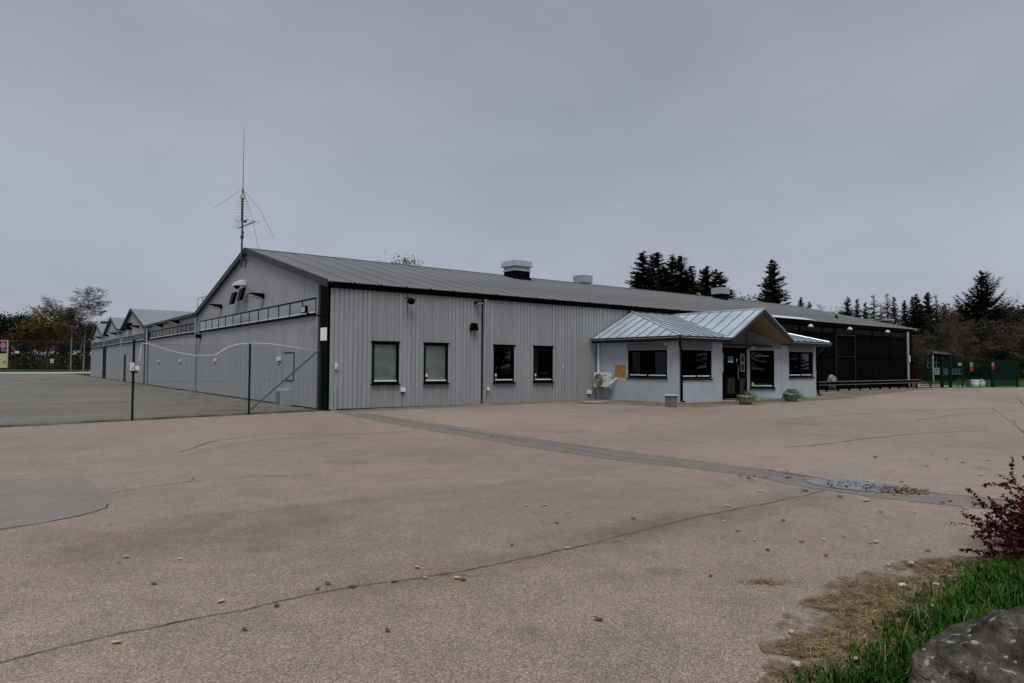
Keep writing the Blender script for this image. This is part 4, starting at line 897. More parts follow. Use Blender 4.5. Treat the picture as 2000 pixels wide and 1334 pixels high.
# roof ventilators
def ventilator(x, y, w, hb, hc, label, m1, m2, lip=True):
    zr = E0+(RZ-E0)*(1-abs(y-BW/2)/(BW/2)); t = thing('roof_ventilator', label, 'ventilator', (x, y, zr), 'roof ventilators')
    b = MB(); b.prism([(x-w*.52, y-w*.52, zr-.3), (x+w*.52, y-w*.52, zr-.3), (x+w*.52, y+w*.52, zr-.3), (x-w*.52, y+w*.52, zr-.3)], (0, 0, .3+hb)); b.build('base', M_black, t)
    b = MB(); b.prism([(x-w*.66, y-w*.70, zr-.22), (x+w*.66, y-w*.70, zr-.22), (x+w*.56, y-w*.53, zr+.06), (x-w*.56, y-w*.53, zr+.06)], (0, .05, 0)); b.build('flashing', M_black, t)
    z = zr+hb
    if lip:
        b = MB(); b.box(x-w*.57, y-w*.57, z, x+w*.57, y+w*.57, z+.07); b.box(x-w*.52, y-w*.52, z+.07, x+w*.52, y+w*.52, z+.26); b.build('collar', m2, t); z += .24
    b = MB(); c = w*.66; c2 = w*.60
    b.add([(x-c, y-c, z), (x+c, y-c, z), (x+c, y+c, z), (x-c, y+c, z), (x-c2, y-c2, z+hc), (x+c2, y-c2, z+hc), (x+c2, y+c2, z+hc), (x-c2, y+c2, z+hc), (x-c2*.62, y-c2*.62, z+hc*1.28), (x+c2*.62, y-c2*.62, z+hc*1.28), (x+c2*.62, y+c2*.62, z+hc*1.28), (x-c2*.62, y+c2*.62, z+hc*1.28)] if lip else [(x-c, y-c, z), (x+c, y-c, z), (x+c, y+c, z), (x-c, y+c, z), (x-c, y-c, z+hc), (x+c, y-c, z+hc), (x+c, y+c, z+hc), (x-c, y+c, z+hc), (x, y, z+hc*1.05), (x, y, z+hc*1.05), (x, y, z+hc*1.05), (x, y, z+hc*1.05)],
          [(0, 1, 5, 4), (1, 2, 6, 5), (2, 3, 7, 6), (3, 0, 4, 7), (4, 5, 9, 8), (5, 6, 10, 9), (6, 7, 11, 10), (7, 4, 8, 11), (8, 9, 10, 11), (0, 3, 2, 1)])
    b.build('cowl', m1, t, bevel=.02)
ventilator(14.3, 8.3, 1.0, .42, .34, 'large grey roof ventilator with tiered cowl on a black base', M_ventgrey, M_ventlight)
ventilator(21.2, 10.3, .68, .42, .50, 'small box-capped roof ventilator standing behind the ridge', M_ventgrey, M_ventgrey, False)
ventilator(33.2, 8.5, .72, .40, .46, 'box-capped roof ventilator in front of the dark spruces', M_ventgrey, M_ventgrey, False)
b = MB(); b.lathe((38.4, 2.6, E0+.62), [(.22, -.1), (.16, .08), (.05, .25), (.02, .38)], 8); tag(b.build('vent_pipe', M_black, None, (38.4, 2.6, E0+.6)), 'small black conical vent pipe low on the far roof', 'vent pipe')

# antenna mast on the near gable peak
ax_, ay_ = -.27, 9.55
t = thing('antenna_mast', 'dark antenna mast with whip, yagi arms and wire radials at the gable peak', 'antenna', (ax_, ay_, 5.9))
b = MB(); b.tube([(ax_, ay_, 5.9), (ax_, ay_, 9.45)], [.045, .035], 8); b.box(ax_-.02, ay_-.08, 6.2, ax_+.2, ay_+.08, 6.28); b.box(ax_-.02, ay_-.08, 6.5, ax_+.2, ay_+.08, 6.58); b.build('mast', M_metal, t)
b = MB(); b.tube([(ax_, ay_, 9.45), (ax_, ay_, 12.2)], [.016, .006], 6); b.build('whip', M_metal, t)
b = MB(); b.box(ax_-.09, ay_-.12, 8.98, ax_+.09, ay_+.12, 9.18); b.build('junction_box', M_signcream, t, bevel=.01)
ru, ff = Vector((CM[0][0], CM[1][0], 0)).normalized(), Vector((.6, .8, 0))
def pt(r_, f_, z): v = ru*r_+ff*f_; return (ax_+v.x, ay_+v.y, z)
for p1, p2, p3 in ((pt(0, 0, 9.42), pt(-.62, -.2, 8.92), pt(-1.15, -.3, 8.5)), (pt(0, 0, 9.42), pt(.75, .1, 8.5), pt(1.42, .15, 7.2)), (pt(0, 0, 9.42), pt(.35, .3, 8.1), pt(.62, .4, 6.72))):
    b = MB(); b.tube([p1, p2, p3], .007, 5); b.build('radial_wire', M_metal, t)
b = MB(); b.tube([pt(-.35, .4, 7.72), pt(.75, -.5, 7.86)], .02, 6)
for k in range(7):
    s = -.35+k*.18; c_ = .25+.05*k if k < 6 else .4; zz = 7.72+(s+.35)*.127
    b.tube([pt(s-.32*c_*2, -.1-s*.8-c_*.5, zz), pt(s+.32*c_*2, -.1-s*.8+c_*.5, zz)], .006, 5)
b.build('yagi', M_metal, t)
b = MB()
for zz in (8.08, 8.2, 8.36, 8.5, 8.62, 8.74, 8.86): b.tube([pt(-.26, 0, zz), pt(.28, .05, zz+.02)], .006, 5)
b.tube([pt(-.03, -.06, 8.0), pt(-.03, -.06, 8.95)], .014, 5); b.build('log_array', M_metal, t)
b = MB(); b.tube([pt(-.38, .1, 8.12), pt(-.33, .1, 8.0), pt(0, 0, 7.98), pt(.2, 0, 7.96), pt(.25, 0, 8.1)], .014, 5); b.lathe(pt(.12, 0, 7.93), [(.07, 0), (.07, .09)], 8); b.build('dipole', M_metal, t)
b = MB(); b.box(ax_-.06, ay_-.07, 7.2, ax_+.06, ay_+.07, 7.32); b.box(ax_-.02, ay_-.16, 7.38, ax_+.04, ay_-.06, 7.5); b.build('clamp', M_metal, t)

# ------------------------------------------------------------------ yard fence of green posts and chain link
FH = 2.12
fence = thing('chain_link_fence', 'green chain-link fence across the yard with a diagonal brace by the black corner', 'fence', (F0[0], F0[1], 0))
sp_ = [.0, 2.5, 5.82, 9.2, 12.4, 15.6]
for k, s in enumerate(sp_):
    x, y = fpt(s); b = MB(); b.tube([(x, y, -.2), (x, y, FH+.08)], .032, 10); b.lathe((x, y, FH+.08), [(.034, 0), (.02, .03)], 10)
    for zz in (.3, .7, 1.1, 1.5, 1.9): b.box(x-.008+n_f.x*.035, y-.008+n_f.y*.035, zz, x+.008+n_f.x*.045, y+.008+n_f.y*.045, zz+.015)
    b.build('post', M_green, fence)
b = MB(); p0, p1 = fpt(.04, -.03), fpt(2.42, -.03); b.tube([(*p0, FH-.06), (*p1, .16)], .024, 8); b.build('brace', M_greenpale, fence)
b = MB(); pitch = .066; zlo, zhi = .05, FH-.02; H = zhi-zlo; rr_ = .0020
s = -H
while s < LF:
    for sg in (1, -1):
        s0, s1 = (s, s+H); za, zb = (zlo, zhi) if sg > 0 else (zhi, zlo)
        a0, a1 = max(s0, 0.03), min(s1, LF)
        if a1-a0 > .02:
            f0, f1 = (a0-s0)/H, (a1-s0)/H; q0, q1 = fpt(a0, sg*.0025), fpt(a1, sg*.0025)
            b.tube([(*q0, za+(zb-za)*f0), (*q1, za+(zb-za)*f1)], rr_, 3, cap=False)
    s += pitch*math.sqrt(2)*.75
o = b.build('wire_mesh', M_greenmesh, fence); o['kind'] = 'stuff'
for zz in (zhi, 1.05, zlo):
    b = MB(); b.tube([(*fpt(.03, .008), zz), (*fpt(LF, .008), zz)], .0028, 4); b.build('tension_wire', M_greenmesh, fence)
# white hose slung along the fence
hp = [(620, 684), (590, 681), (560, 676), (530, 671.5), (493, 670), (465, 672), (445, 678), (432, 686), (421, 693), (400, 694), (380, 694), (355, 690), (330, 684), (305, 676), (288, 671), (278, 671), (275, 680), (273, 700), (271, 716)]
HP = []
for x, y in hp:
    r = ray(x, y); c_ = n_f.x*fpt(0, .04)[0]+n_f.y*fpt(0, .04)[1]; tt = (c_-(CAM[0]*n_f.x+CAM[1]*n_f.y))/(r[0]*n_f.x+r[1]*n_f.y); HP.append(tuple(CAM+r*tt))
tag(MB().tube(HP, .009, 6).build('garden_hose', M_rope, None, HP[0], smooth=True), 'thin white hose slung in a wave along the chain-link fence', 'hose')
x, y = fpt(5.82, .045); t = thing('fence_box', 'cream switch boxes strapped to the fence post under the hose end', 'box', (x, y, 1.4))
b = MB(); b.obox((x, y), (u_f.x, u_f.y), (n_f.x, n_f.y), .01, .11, 0, .07, 1.36, 1.58); b.build('box', M_cream, t, bevel=.012); b = MB(); b.obox((x, y), (u_f.x, u_f.y), (n_f.x, n_f.y), -.12, -.02, 0, .06, 1.37, 1.49); b.build('socket', M_white, t, bevel=.01)
b = MB(); b.obox((x, y), (u_f.x, u_f.y), (n_f.x, n_f.y), -.08, .08, -.02, .05, 1.30, 1.355); b.build('strap', M_trim, t); b = MB(); b.obox((x, y), (u_f.x, u_f.y), (n_f.x, n_f.y), .045, .075, .07, .075, 1.42, 1.45); b.build('button', M_trim, t)

# ------------------------------------------------------------------ planters, manhole, guard rail
x, y = G(1311, 795.5); z = gz(x)+.01; t = thing('planter_tub', 'empty square grey concrete planter with a paler rim at the porch corner', 'planter', (x, y, z))
b = MB(); a_ = .15; c_ = .185
b.add([(x-a_, y-a_, z), (x+a_, y-a_, z), (x+a_, y+a_, z), (x-a_, y+a_, z), (x-c_+.02, y-c_+.02, z+.40), (x+c_-.02, y-c_+.02, z+.40), (x+c_-.02, y+c_-.02, z+.40), (x-c_+.02, y+c_-.02, z+.40)], [(0, 3, 2, 1), (0, 1, 5, 4), (1, 2, 6, 5), (2, 3, 7, 6), (3, 0, 4, 7), (4, 5, 6, 7)]); b.build('tub', M_concrete, t, bevel=.012)
b = MB(); b.box(x-c_-.02, y-c_-.02, z+.40, x+c_+.02, y-c_+.05, z+.45); b.box(x-c_-.02, y+c_-.05, z+.40, x+c_+.02, y+c_+.02, z+.45); b.box(x-c_-.02, y-c_+.05, z+.40, x-c_+.05, y+c_-.05, z+.45); b.box(x+c_-.05, y-c_+.05, z+.40, x+c_+.02, y+c_-.05, z+.45); b.build('rim', M_ventlight, t, bevel=.01)
def planter(px, py, label, seed, s=1.0):
    x, y = G(px, py); z = gz(x)+.01; t = thing('flower_planter', label, 'planter', (x, y, z)); rs = random.Random(seed)
    b = MB(); b.lathe((x, y, z), [(.20*s, 0), (.23*s, .08*s), (.30*s, .26*s), (.32*s, .36*s), (.285*s, .36*s), (.26*s, .28*s)], 18); b.build('bowl', M_concrete, t, smooth=True)
    for nm, mm_, n, cx, cz, sz in (('foliage', M_leafg, 420, -.02, .42, .30), ('pale_foliage', M_leafw, 420, .14, .40, .30)):
        b = MB()
        for _ in range(n):
            a = rs.uniform(0, 6.28); r_ = sz*s*1.25*math.sqrt(rs.random()); zz = z+s*(cz-.16+.30*rs.random()*(1-(r_/(sz*s*1.35))**2)) - s*.32*max(0, r_/(sz*s)-.75)
            # cascades toward the right over the bowl's rim
            p = Vector((x, y, zz))+ru*(cx*s+r_*math.cos(a))+ff*(r_*math.sin(a)*.8-.08*s); dv = Vector((rs.gauss(0, 1), rs.gauss(0, 1), rs.gauss(.3, .7))).normalized()*.055*s; sv = dv.cross(Vector((rs.random(), rs.random(), rs.random()))).normalized()*.02*s
            if p.z < z+.03: p.z = z+.03
            b.add([p-sv*.2, p+dv*.5+sv, p+dv, p+dv*.5-sv], [(0, 1, 2, 3)])
        o = b.build(nm, mm_, t); 
planter(1456, 790.5, 'round concrete bowl with white-edged ivy beside the entrance door', 1); planter(1545, 784.5, 'round concrete bowl with leafy ivy below the right porch window', 2)
x, y = G(1158, 788.5); t = thing('manhole', 'round concrete manhole cover slightly raised near the air conditioner', 'manhole', (x, y, gz(x)))
b = MB(); b.lathe((x, y, gz(x)), [(.50, .0), (.50, .07), (.48, .085), (.40, .085)], 24); b.build('ring', M_concrete, t); b = MB(); b.lathe((x, y, gz(x)+.07), [(.39, 0), (.39, .022), (.1, .022)], 24); b.build('lid', M_gravel, t)
gy = -1.62; rail = thing('guard_rail', 'low dark steel guard rail in front of the black netted wall', 'guard rail', (34, gy, gz(34)))
for k in range(12):
    xx = 26.6+k*1.3; b = MB(); b.box(xx-.05, gy, gz(xx)-.2, xx+.05, gy+.09, gz(xx)+.60); b.build('post', M_black, rail)
zr0, zr1 = gz(26.4)+.38, gz(41.2)+.38
for dz0, dz1, dy, gm in ((.0, .03, -.03, M_panelgrey), (.033, .18, .01, M_black), (.183, .22, -.03, M_panelgrey)):
    b = MB(); b.prism([(26.3, gy-.05+dy, zr0+dz0), (41.35, gy-.05+dy, zr1+dz0), (41.35, gy-.05+dy, zr1+dz1), (26.3, gy-.05+dy, zr0+dz1)], (0, .05, 0)); b.build('beam_fold', gm, rail, bevel=.008)
bm = bmesh.new(); bmesh.ops.create_icosphere(bm, subdivisions=3, radius=1)
for v in bm.verts:
    p = v.co.copy(); f = 1+.30*mnoise.noise(p*1.4+Vector((2, 5, 1)))+.15*mnoise.noise(p*3.5); v.co = Vector((p.x*.34*(1.15 if p.z > 0 else .8), p.y*.26, p.z*.46))*f
me = bpy.data.meshes.new('tarpaulin_bundle'); bm.to_mesh(me); bm.free(); me.materials.append(M_tarp)
o = bpy.data.objects.new('tarpaulin_bundle', me); COL.objects.link(o); o.location = (31.75, -.55, gz(31.7)+.50); tag(o, 'blue-white bagged bundle standing behind the guard rail', 'bundle')
b = MB(); b.box(31.4, -.8, gz(31.7)+.01, 32.1, -.3, gz(31.7)+.12); tag(b.build('pallet', M_batten, None, (31.75, -.55, gz(31.7)+.01)), 'low dark pallet under the bagged bundle', 'pallet')
b = MB(); b.box(29.6, -.6, gz(29.6)+.01, 29.85, -.4, 1.25); b.box(29.55, -.62, 1.25, 29.95, -.38, 1.33); b.tube([(29.5, -.5, .85), (29.9, -.5, 1.15)], .04, 5); tag(b.build('hand_cart', M_panelgrey, None, (29.7, -.5, gz(29.6)+.01)), 'grey hand cart leaning by the netting next to the porch downpipe', 'cart')

# ------------------------------------------------------------------ trees
def spruce(seed, h, r, name, label, group, needles=None, lift=0.0, dens=1.0, bare=0.0, tier=0):
    rs = random.Random(seed); tr = MB(); cr_ = MB()
    tr.tube([(0, 0, -.2), (0, 0, h*.5), (0, 0, h*.985)], [h*.014, h*.009, .02], 6)
    z = h*.04
    while z < h*.985:
        t = z/h; nb = rs.randint(3, 5) if not tier else rs.randint(6, 8)
        for k in range(nb):
            if rs.random() < bare*.5: continue
            az = rs.uniform(0, 6.283); L = (r*(1-t)**.80)*rs.choice((.62, .8, .95, 1.0, 1.15))*rs.uniform(.85, 1.1)+.12; zk = z; z = z+h*rs.uniform(-.02, .02)*(1-t*.8)*(.35 if tier else 1); dx, dy = math.cos(az), math.sin(az)
            drop = .28-.35*t-lift*.6+rs.uniform(-.1, .1); tipup = .30+lift
            n = int(L/.20*dens)+2
            for i in range(n):
                s = (i+.6*rs.random())/n; px, py = dx*L*s, dy*L*s; pz = z+L*(-drop*s+tipup*s*s)
                for sg in (-1, 1, 0):
                    if rs.random() < bare: continue
                    a2 = az+sg*rs.uniform(.5, 1.1); l2 = (.34+.42*(1-s))*min(1.25, .42+L*.32)*rs.uniform(.6, 1.2); w2 = l2*rs.uniform(.24, .44)
                    ex, ey = math.cos(a2), math.sin(a2); qz = pz-l2*rs.uniform(.0, .55)+lift*.2
                    cr_.add([(px-ey*w2, py+ex*w2, pz+rs.uniform(-.05, .05)), (px+ey*w2, py-ex*w2, pz-rs.uniform(0, .12)), (px+ex*l2, py+ey*l2, qz)], [(0, 1, 2)])
            if L > .6: tr.tube([(0, 0, z), (dx*L*.5, dy*L*.5, z+L*(-drop*.5+tipup*.25)), (dx*L*.92, dy*L*.92, z+L*(-drop*.92+tipup*.846))], [.03, .018, .006], 3, cap=False)
            z = zk
        z += h*(.034 if tier else .0105)*rs.uniform(.75, 1.25)/max(.7, dens**.5)
    t_ = thing(name, label, 'tree', (0, 0, 0), group); tr.build('trunk', M_bark, t_); cr_.build('crown', needles or M_needle, t_)
    return t_
def branching(seed, h, spread, levels, droop=0.0, trunk_r=.16, first=.25, kids=(3, 5), decay=.62, twig=.006, ups=.25, trunk_frac=.55):
    """Skeleton of a broadleaved tree: returns (trunk MB, twig MB, tips)."""
    rs = random.Random(seed); tr = MB(); tw = MB(); tips = []
    def grow(p, d, L, r_, lv):
        n = 3; pts = [p]; q = p.copy(); dd = d.copy()
        for i in range(n):
            jj = .14 if lv else .05; dd = (dd+Vector((rs.gauss(0, jj), rs.gauss(0, jj), rs.gauss(ups*.15, .10)-droop*(.9 if lv >= levels-1 else .12)*(i+1)/n))).normalized(); q = q+dd*(L/n); pts.append(q.copy())
        r1 = max(twig, r_*.55)
        (tr if lv <= 1 else tw).tube(pts, [r_+(r1-r_)*i/n for i in range(n+1)], 6 if lv == 0 else (4 if lv == 1 else 3), cap=False)
        tips.append((pts[-1], lv))
        if lv >= levels: tips.append((pts[2], lv)); return
        nk = rs.randint(*kids)+(2 if lv == 0 else 0)
        for k in range(nk):
            f = (first+(1-first)*(k+rs.random())/nk) if lv == 0 else rs.uniform(.25, 1.0)
            i = min(n-1, int(f*n)); bp = pts[i].lerp(pts[i+1], f*n-i)
            az = rs.uniform(0, 6.283); el = rs.uniform(.25, .95)*spread; side = Vector((math.cos(az), math.sin(az), 0)); nd = (dd*math.cos(el)+side*math.sin(el)+Vector((0, 0, ups*.4))).normalized()
            grow(bp, nd, L*decay*rs.uniform(.7, 1.15)*(1.15-.45*f if lv == 0 else 1), r1*rs.uniform(.6, .9), lv+1)
    grow(Vector((0, 0, -.15)), Vector((0, 0, 1)), h*trunk_frac, trunk_r, 0)
    return tr, tw, tips
def leaves(tips, n, size, spread, seed, minlv=2):
    rs = random.Random(seed); b = MB(); T = [p for p, lv in tips if lv >= minlv]
    for _ in range(n):
        c = rs.choice(T); p = c+Vector((rs.gauss(0, spread), rs.gauss(0, spread), rs.gauss(-.1, spread*.7)))
        d = Vector((rs.gauss(0, 1), rs.gauss(0, 1), rs.gauss(0, .7))).normalized()*size*rs.uniform(.6, 1.4); s = d.cross(Vector((rs.random()-.5, rs.random()-.5, rs.random()))).normalized()*size*.45
        b.add([p-d*.5, p+s, p+d*.5, p-s], [(0, 1, 2, 3)])
    return b
def broadleaf(seed, name, label, group, h, spread, levels, bark, leafmat=None, nleaf=0, lsize=.2, lspread=.5, **k):
    tr, tw, tips = branching(seed, h, spread, levels, **k)
    t_ = thing(name, label, 'tree', (0, 0, 0), group); tr.build('trunk', bark, t_); tw.build('branches' , k.get('tm', M_twig) if False else (M_larch if bark is M_bark else M_twig), t_)
    if leafmat: leaves(tips, nleaf, lsize, lspread, seed+5).build('crown', leafmat, t_)
    zt = max(p.z for p, lv in tips); t_['_h'] = zt
    return t_
def put(proto, first, px, top, depth, label, group, native_h, rz=0.0, wid=1.0):
    x, y = at(px, depth); z0 = gz(x); s = (hz(top, px, depth)-z0)/native_h
    if first: proto.location = (x, y, z0); proto.rotation_euler = (0, 0, rz); proto.scale = (s*wid, s*wid, s); o = proto; o['label'] = label; o['group'] = group
    else: o = copy_tree(proto, (x, y, z0), rz, (s*wid, s*wid, s), label, group)
    if '_h' in o: del o['_h']
    return o
class Kind:
    def __init__(s, proto, h): s.p = proto; s.h = h; s.used = False
    def put(s, px, top, depth, label, group, wid=1.0):
        o = put(s.p, not s.used, px, top, depth, label, group, s.h, random.uniform(0, 6.28), wid); s.used = True; return o
S1 = Kind(spruce(11, 18, 4.3, 'spruce_tree', 'x', 'x'), 18); S2 = Kind(spruce(12, 18, 3.7, 'spruce_tree', 'x', 'x', dens=.9), 18); S3 = Kind(spruce(13, 17, 5.4, 'spruce_tree', 'x', 'x', dens=1.2), 17)
S4 = Kind(spruce(14, 14, 5.6, 'spruce_tree', 'x', 'x', lift=.30, dens=1.5, tier=1), 14); S5 = Kind(spruce(15, 17, 4.0, 'larch_tree', 'x', 'x', needles=M_larch, bare=.62, dens=.9), 17); S6 = Kind(spruce(16, 17, 4.0, 'spruce_tree', 'x', 'x', needles=M_needle2, bare=.25), 17)
_b = broadleaf(21, 'birch_tree', 'x', 'x', 18, .8, 5, M_birch, None, droop=.5, trunk_r=.12, kids=(5, 7), decay=.56, twig=.017, first=.25, trunk_frac=.72); BI = Kind(_b, _b['_h'])
_b = broadleaf(22, 'bare_tree', 'x', 'x', 12, 1.0, 5, M_bark, None, trunk_r=.15, kids=(3, 4), twig=.010); BA = Kind(_b, _b['_h'])
_b = broadleaf(23, 'autumn_tree', 'x', 'x', 12, 1.0, 3, M_bark, M_autumn, 5200, .26, .55, trunk_r=.16, kids=(4, 6)); AU = Kind(_b, _b['_h'])
_b = broadleaf(24, 'olive_tree', 'x', 'x', 12, .9, 3, M_bark, M_olive, 3600, .24, .5, trunk_r=.16, kids=(4, 6)); OL = Kind(_b, _b['_h']); OL.p.name = 'yellowing_tree'
_b = broadleaf(25, 'leafy_tree', 'x', 'x', 12, 1.0, 3, M_bark, M_dkgreen, 5200, .28, .6, trunk_r=.16, kids=(4, 6)); DG = Kind(_b, _b['_h'])
_b = broadleaf(26, 'thicket_tree', 'x', 'x', 8, 1.35, 5, M_brush, M_brush, 2600, .16, .35, trunk_r=.16, kids=(4, 5), decay=.66, twig=.012, droop=.25, first=.08, ups=.15); TH = Kind(_b, _b['_h'])
# clump behind the long roof
gA = 'spruces in the clump behind the roof'
for i, (px, top, k, wd) in enumerate([(1257, 486, S1, 1.0), (1276, 489, S2, .8), (1287, 487, S2, 1.0), (1313, 493, S1, .95), (1332, 494, S2, 1.1), (1352, 516, S6, .9), (1374, 520, S2, .9), (1384, 516, S1, .9), (1398, 521, S2, .8), (1410, 527, S1, 1.1), (1300, 520, S3, .9), (1245, 530, S1, 1.0), (1340, 530, S3, .9), (1425, 560, S1, 1.0)]):
    k.put(px, top, 92+(i*7 % 11), 'dark spruce in the tight clump behind the long roof', gA, wd*1.45)
S3.put(1511, 503, 95, 'lone broad dark spruce behind the roof with a yellow bush at its foot', None)
OL.put(1481, 578, 97, 'small yellow-leaved tree at the foot of the lone spruce', None, .8)
for px, top in ((1566, 578), (1581, 587)): S1.put(px, top, 105, 'small spruce top showing over the far roof slope', 'small spruces over the far slope')
OL.put(778, 503, 100, 'yellowish treetop just showing over the roof ridge', None, .42)
# row behind the end of the building
gB = 'row of trees beyond the far end of the building'
for i, (px, top, k, lb, wd) in enumerate([(1600, 604, BA, 'bare twiggy tree in the far row', 1.2), (1622, 592, BA, 'bare twiggy tree in the far row', 1.2), (1640, 607, AU, 'russet-leaved tree low in the far row', 1.0), (1657, 577, S1, 'narrow dark spruce in the far row', 1.0), (1676, 582, S6, 'brownish spruce in the far row', .9), (1692, 588, S6, 'brownish spruce in the far row', .9), (1708, 572, S5, 'leafless larch in the far row', 1.1), (1735, 570, S5, 'leafless larch in the far row', 1.0), (1748, 578, S6, 'brownish spruce in the far row', .9), (1722, 590, S5, 'leafless larch in the far row', 1.0), (1769, 584, S1, 'narrow dark spruce in the far row', 1.0), (1785, 576, S2, 'narrow dark spruce in the far row', 1.0), (1793, 571, S1, 'narrow dark spruce in the far row', 1.0), (1814, 568, S3, 'broad dark spruce in the far row', .85), (1830, 572, S5, 'leafless larch in the far row', 1.0), (1800, 590, S3, 'broad dark spruce in the far row', .8), (1857, 594, AU, 'russet-leaved tree low in the far row', .9), (1870, 600, AU, 'russet-leaved tree low in the far row', .9), (1665, 612, AU, 'russet-leaved tree low in the far row', 1.1), (1690, 618, AU, 'russet-leaved tree low in the far row', 1.1), (1720, 625, AU, 'russet-leaved tree low in the far row', 1.2), (1745, 628, AU, 'russet-leaved tree low in the far row', 1.2), (1890, 590, S6, 'brownish spruce in the far row', 1.0), (1985, 575, BA, 'bare twiggy tree in the far row', 1.2), (1995, 600, DG, 'dark leafy tree in the far row', 1.2), (1965, 610, DG, 'dark leafy tree in the far row', 1.2), (1840, 625, DG, 'dark leafy tree in the far row', 1.3), (2020, 595, DG, 'dark leafy tree in the far row', 1.2), (1985, 640, AU, 'russet-leaved tree low in the far row', 1.2)]):
    k.put(px, top, 108+(i*5 % 14), lb, gB+': '+lb.split(' in ')[0].split(' low ')[0], wd)
S4.put(1925, 526, 95, 'big spreading dark conifer above the thicket by the gate', None, 1.0)
for px, top, dp, wd in ((1925, 611, 84, 1.25), (1975, 622, 86, 1.15), (1890, 625, 88, 1.1), (1830, 642, 92, 1.15), (1955, 640, 82, 1.1), (1800, 650, 96, 1.0), (1872, 650, 93, 1.1), (1792, 652, 71, .55), (1884, 648, 71, .6)):
    TH.put(px, top, dp, 'tangled olive-brown thicket tree behind the green gate', 'thicket trees behind the gate', wd)
BI.put(1864, 600, 81, 'birch with a white trunk beside the red house', None, .6)
# left background
BI.put(163, 557, 150, 'tall bare weeping birch beyond the yard', None, 1.25)
OL.put(93, 598, 148, 'olive-yellow tree beyond the yard, left of the lamp post', None, 1.15)
AU.put(60, 618, 152, 'brown-leaved tree close to the cream sign', None, 1.2)
gL = 'mixed trees of the far wood'
for i, (px, top, k, lb) in enumerate([(-20, 612, DG, 'dark leafy tree in the far wood'), (8, 618, S6, 'dim spruce in the far wood'), (25, 615, DG, 'dark leafy tree in the far wood'), (45, 622, S1, 'dim spruce in the far wood'), (75, 634, AU, 'brown tree in the far wood'), (118, 618, S6, 'dim spruce in the far wood'), (112, 630, AU, 'brown tree in the far wood'), (135, 636, AU, 'brown tree in the far wood'), (150, 630, AU, 'brown tree in the far wood'), (178, 634, AU, 'brown tree in the far wood'), (195, 628, DG, 'dark leafy tree in the far wood'), (210, 640, AU, 'brown tree in the far wood'), (30, 640, AU, 'brown tree in the far wood'), (88, 645, DG, 'dark leafy tree in the far wood'), (-40, 620, AU, 'brown tree in the far wood'), (165, 645, DG, 'dark leafy tree in the far wood')]):
    k.put(px, top, 172+(i*9 % 26), lb, gL+': '+lb.split(' in ')[0], 1.15)
# trees left of the yard that the ribbon windows mirror
for (x, y, k, s) in ((-34, 84, BA, 1.0), (-40, 104, BA, 1.15), (-33, 112, DG, .9), (-46, 132, S3, .8), (-38, 146, DG, 1.1), (-44, 160, AU, 1.2)):
    o = copy_tree(k.p, (x, y, 0), x*.7, (s, s, s), 'tree standing well off to the yard side, mirrored in the ribbon windows', 'trees mirrored in the ribbon windows')
    if '_h' in o: del o['_h']
for i in range(19):
    a_ = i*5.2; d_ = i*13 % 9; k = (DG, BA, S3, AU, S1)[i % 5]; s_ = (1.15, 1.3, .8, 1.1, .8)[i % 5]
    o = copy_tree(k.p, (-2+a_, -40-d_, gz(-2+a_)), i*1.7, (s_, s_, s_), 'tree across the road from the entrance, mirrored in the front windows', 'trees mirrored in the front windows')
    if '_h' in o: del o['_h']
# undergrowth that closes the gaps under the crowns: far-off mass
def undergrowth(name, px0, px1, d0, d1, hmax, n, m, seed):
    rs = random.Random(seed); b = MB()
    for _ in range(n):
        px = rs.uniform(px0, px1); dp = rs.uniform(d0, d1); x, y = at(px, dp); hm = hmax*(.6+.4*mnoise.noise(Vector((px*.035, dp*.05, seed)))); z = gz(x)+hm*rs.random()**.8; s = rs.uniform(.25, .55)
        d = Vector((rs.gauss(0, 1), rs.gauss(0, 1), rs.gauss(0, .8))).normalized()*s; w = d.cross(Vector((rs.random()-.5, rs.random()-.5, rs.random()))).normalized()*s*.5; p = Vector((x, y, z))
        b.add([p-d*.5, p+w, p+d*.5, p-w], [(0, 1, 2, 3)])
    tag(b.build(name, m), None, None, None, 'stuff')
undergrowth('far_undergrowth', -80, 240, 168, 205, 6.0, 18000, M_dkgreen, 1); undergrowth('far_undergrowth', -80, 240, 165, 200, 5.0, 8000, M_autumn, 2)
undergrowth('far_undergrowth', 1590, 2100, 112, 132, 8.5, 14000, M_dkgreen, 3); undergrowth('far_undergrowth', 1770, 2100, 92, 118, 6.5, 9000, M_brush, 4); undergrowth('far_undergrowth', 1600, 2100, 110, 128, 6.5, 5000, M_autumn, 5)

# ------------------------------------------------------------------ far left: sign, lamp post, small signs
def facing(px, depth):
    x, y = at(px, depth); return x, y, gz(x)
nC = (-ff.x, -ff.y); uR = (ru.x, ru.y)
x, y, z = facing(-12, 128); t = thing('totem_sign', 'cream totem sign with black panel, pink disc and partly visible lettering', 'sign', (x, y, z)); ppm = 1334/128.0; w = 26/ppm
z1, z0_ = hz(665, 0, 128), hz(718.5, 0, 128)
MB().obox((x, y), uR, nC, -w*1.3, w, -.2, 0, z0_, z1).build('board', M_signcream, t)
zb = hz(690, 0, 128); MB().obox((x, y), uR, nC, -w*1.3+.1, w-.18, .0, .02, zb, z1-.15).build('black_panel', M_black, t)
b = MB(); cxp = (3-(-12)+2)/ppm; b.lathe((x+uR[0]*cxp+nC[0]*.03, y+uR[1]*cxp+nC[1]*.03, hz(674.5, 0, 128)), [(.56, 0), (.56, .01)], 24, axis=((uR[0], uR[1], 0), (0, 0, 1), (nC[0], nC[1], 0))); b.build('pink_disc', M_signpink, t)
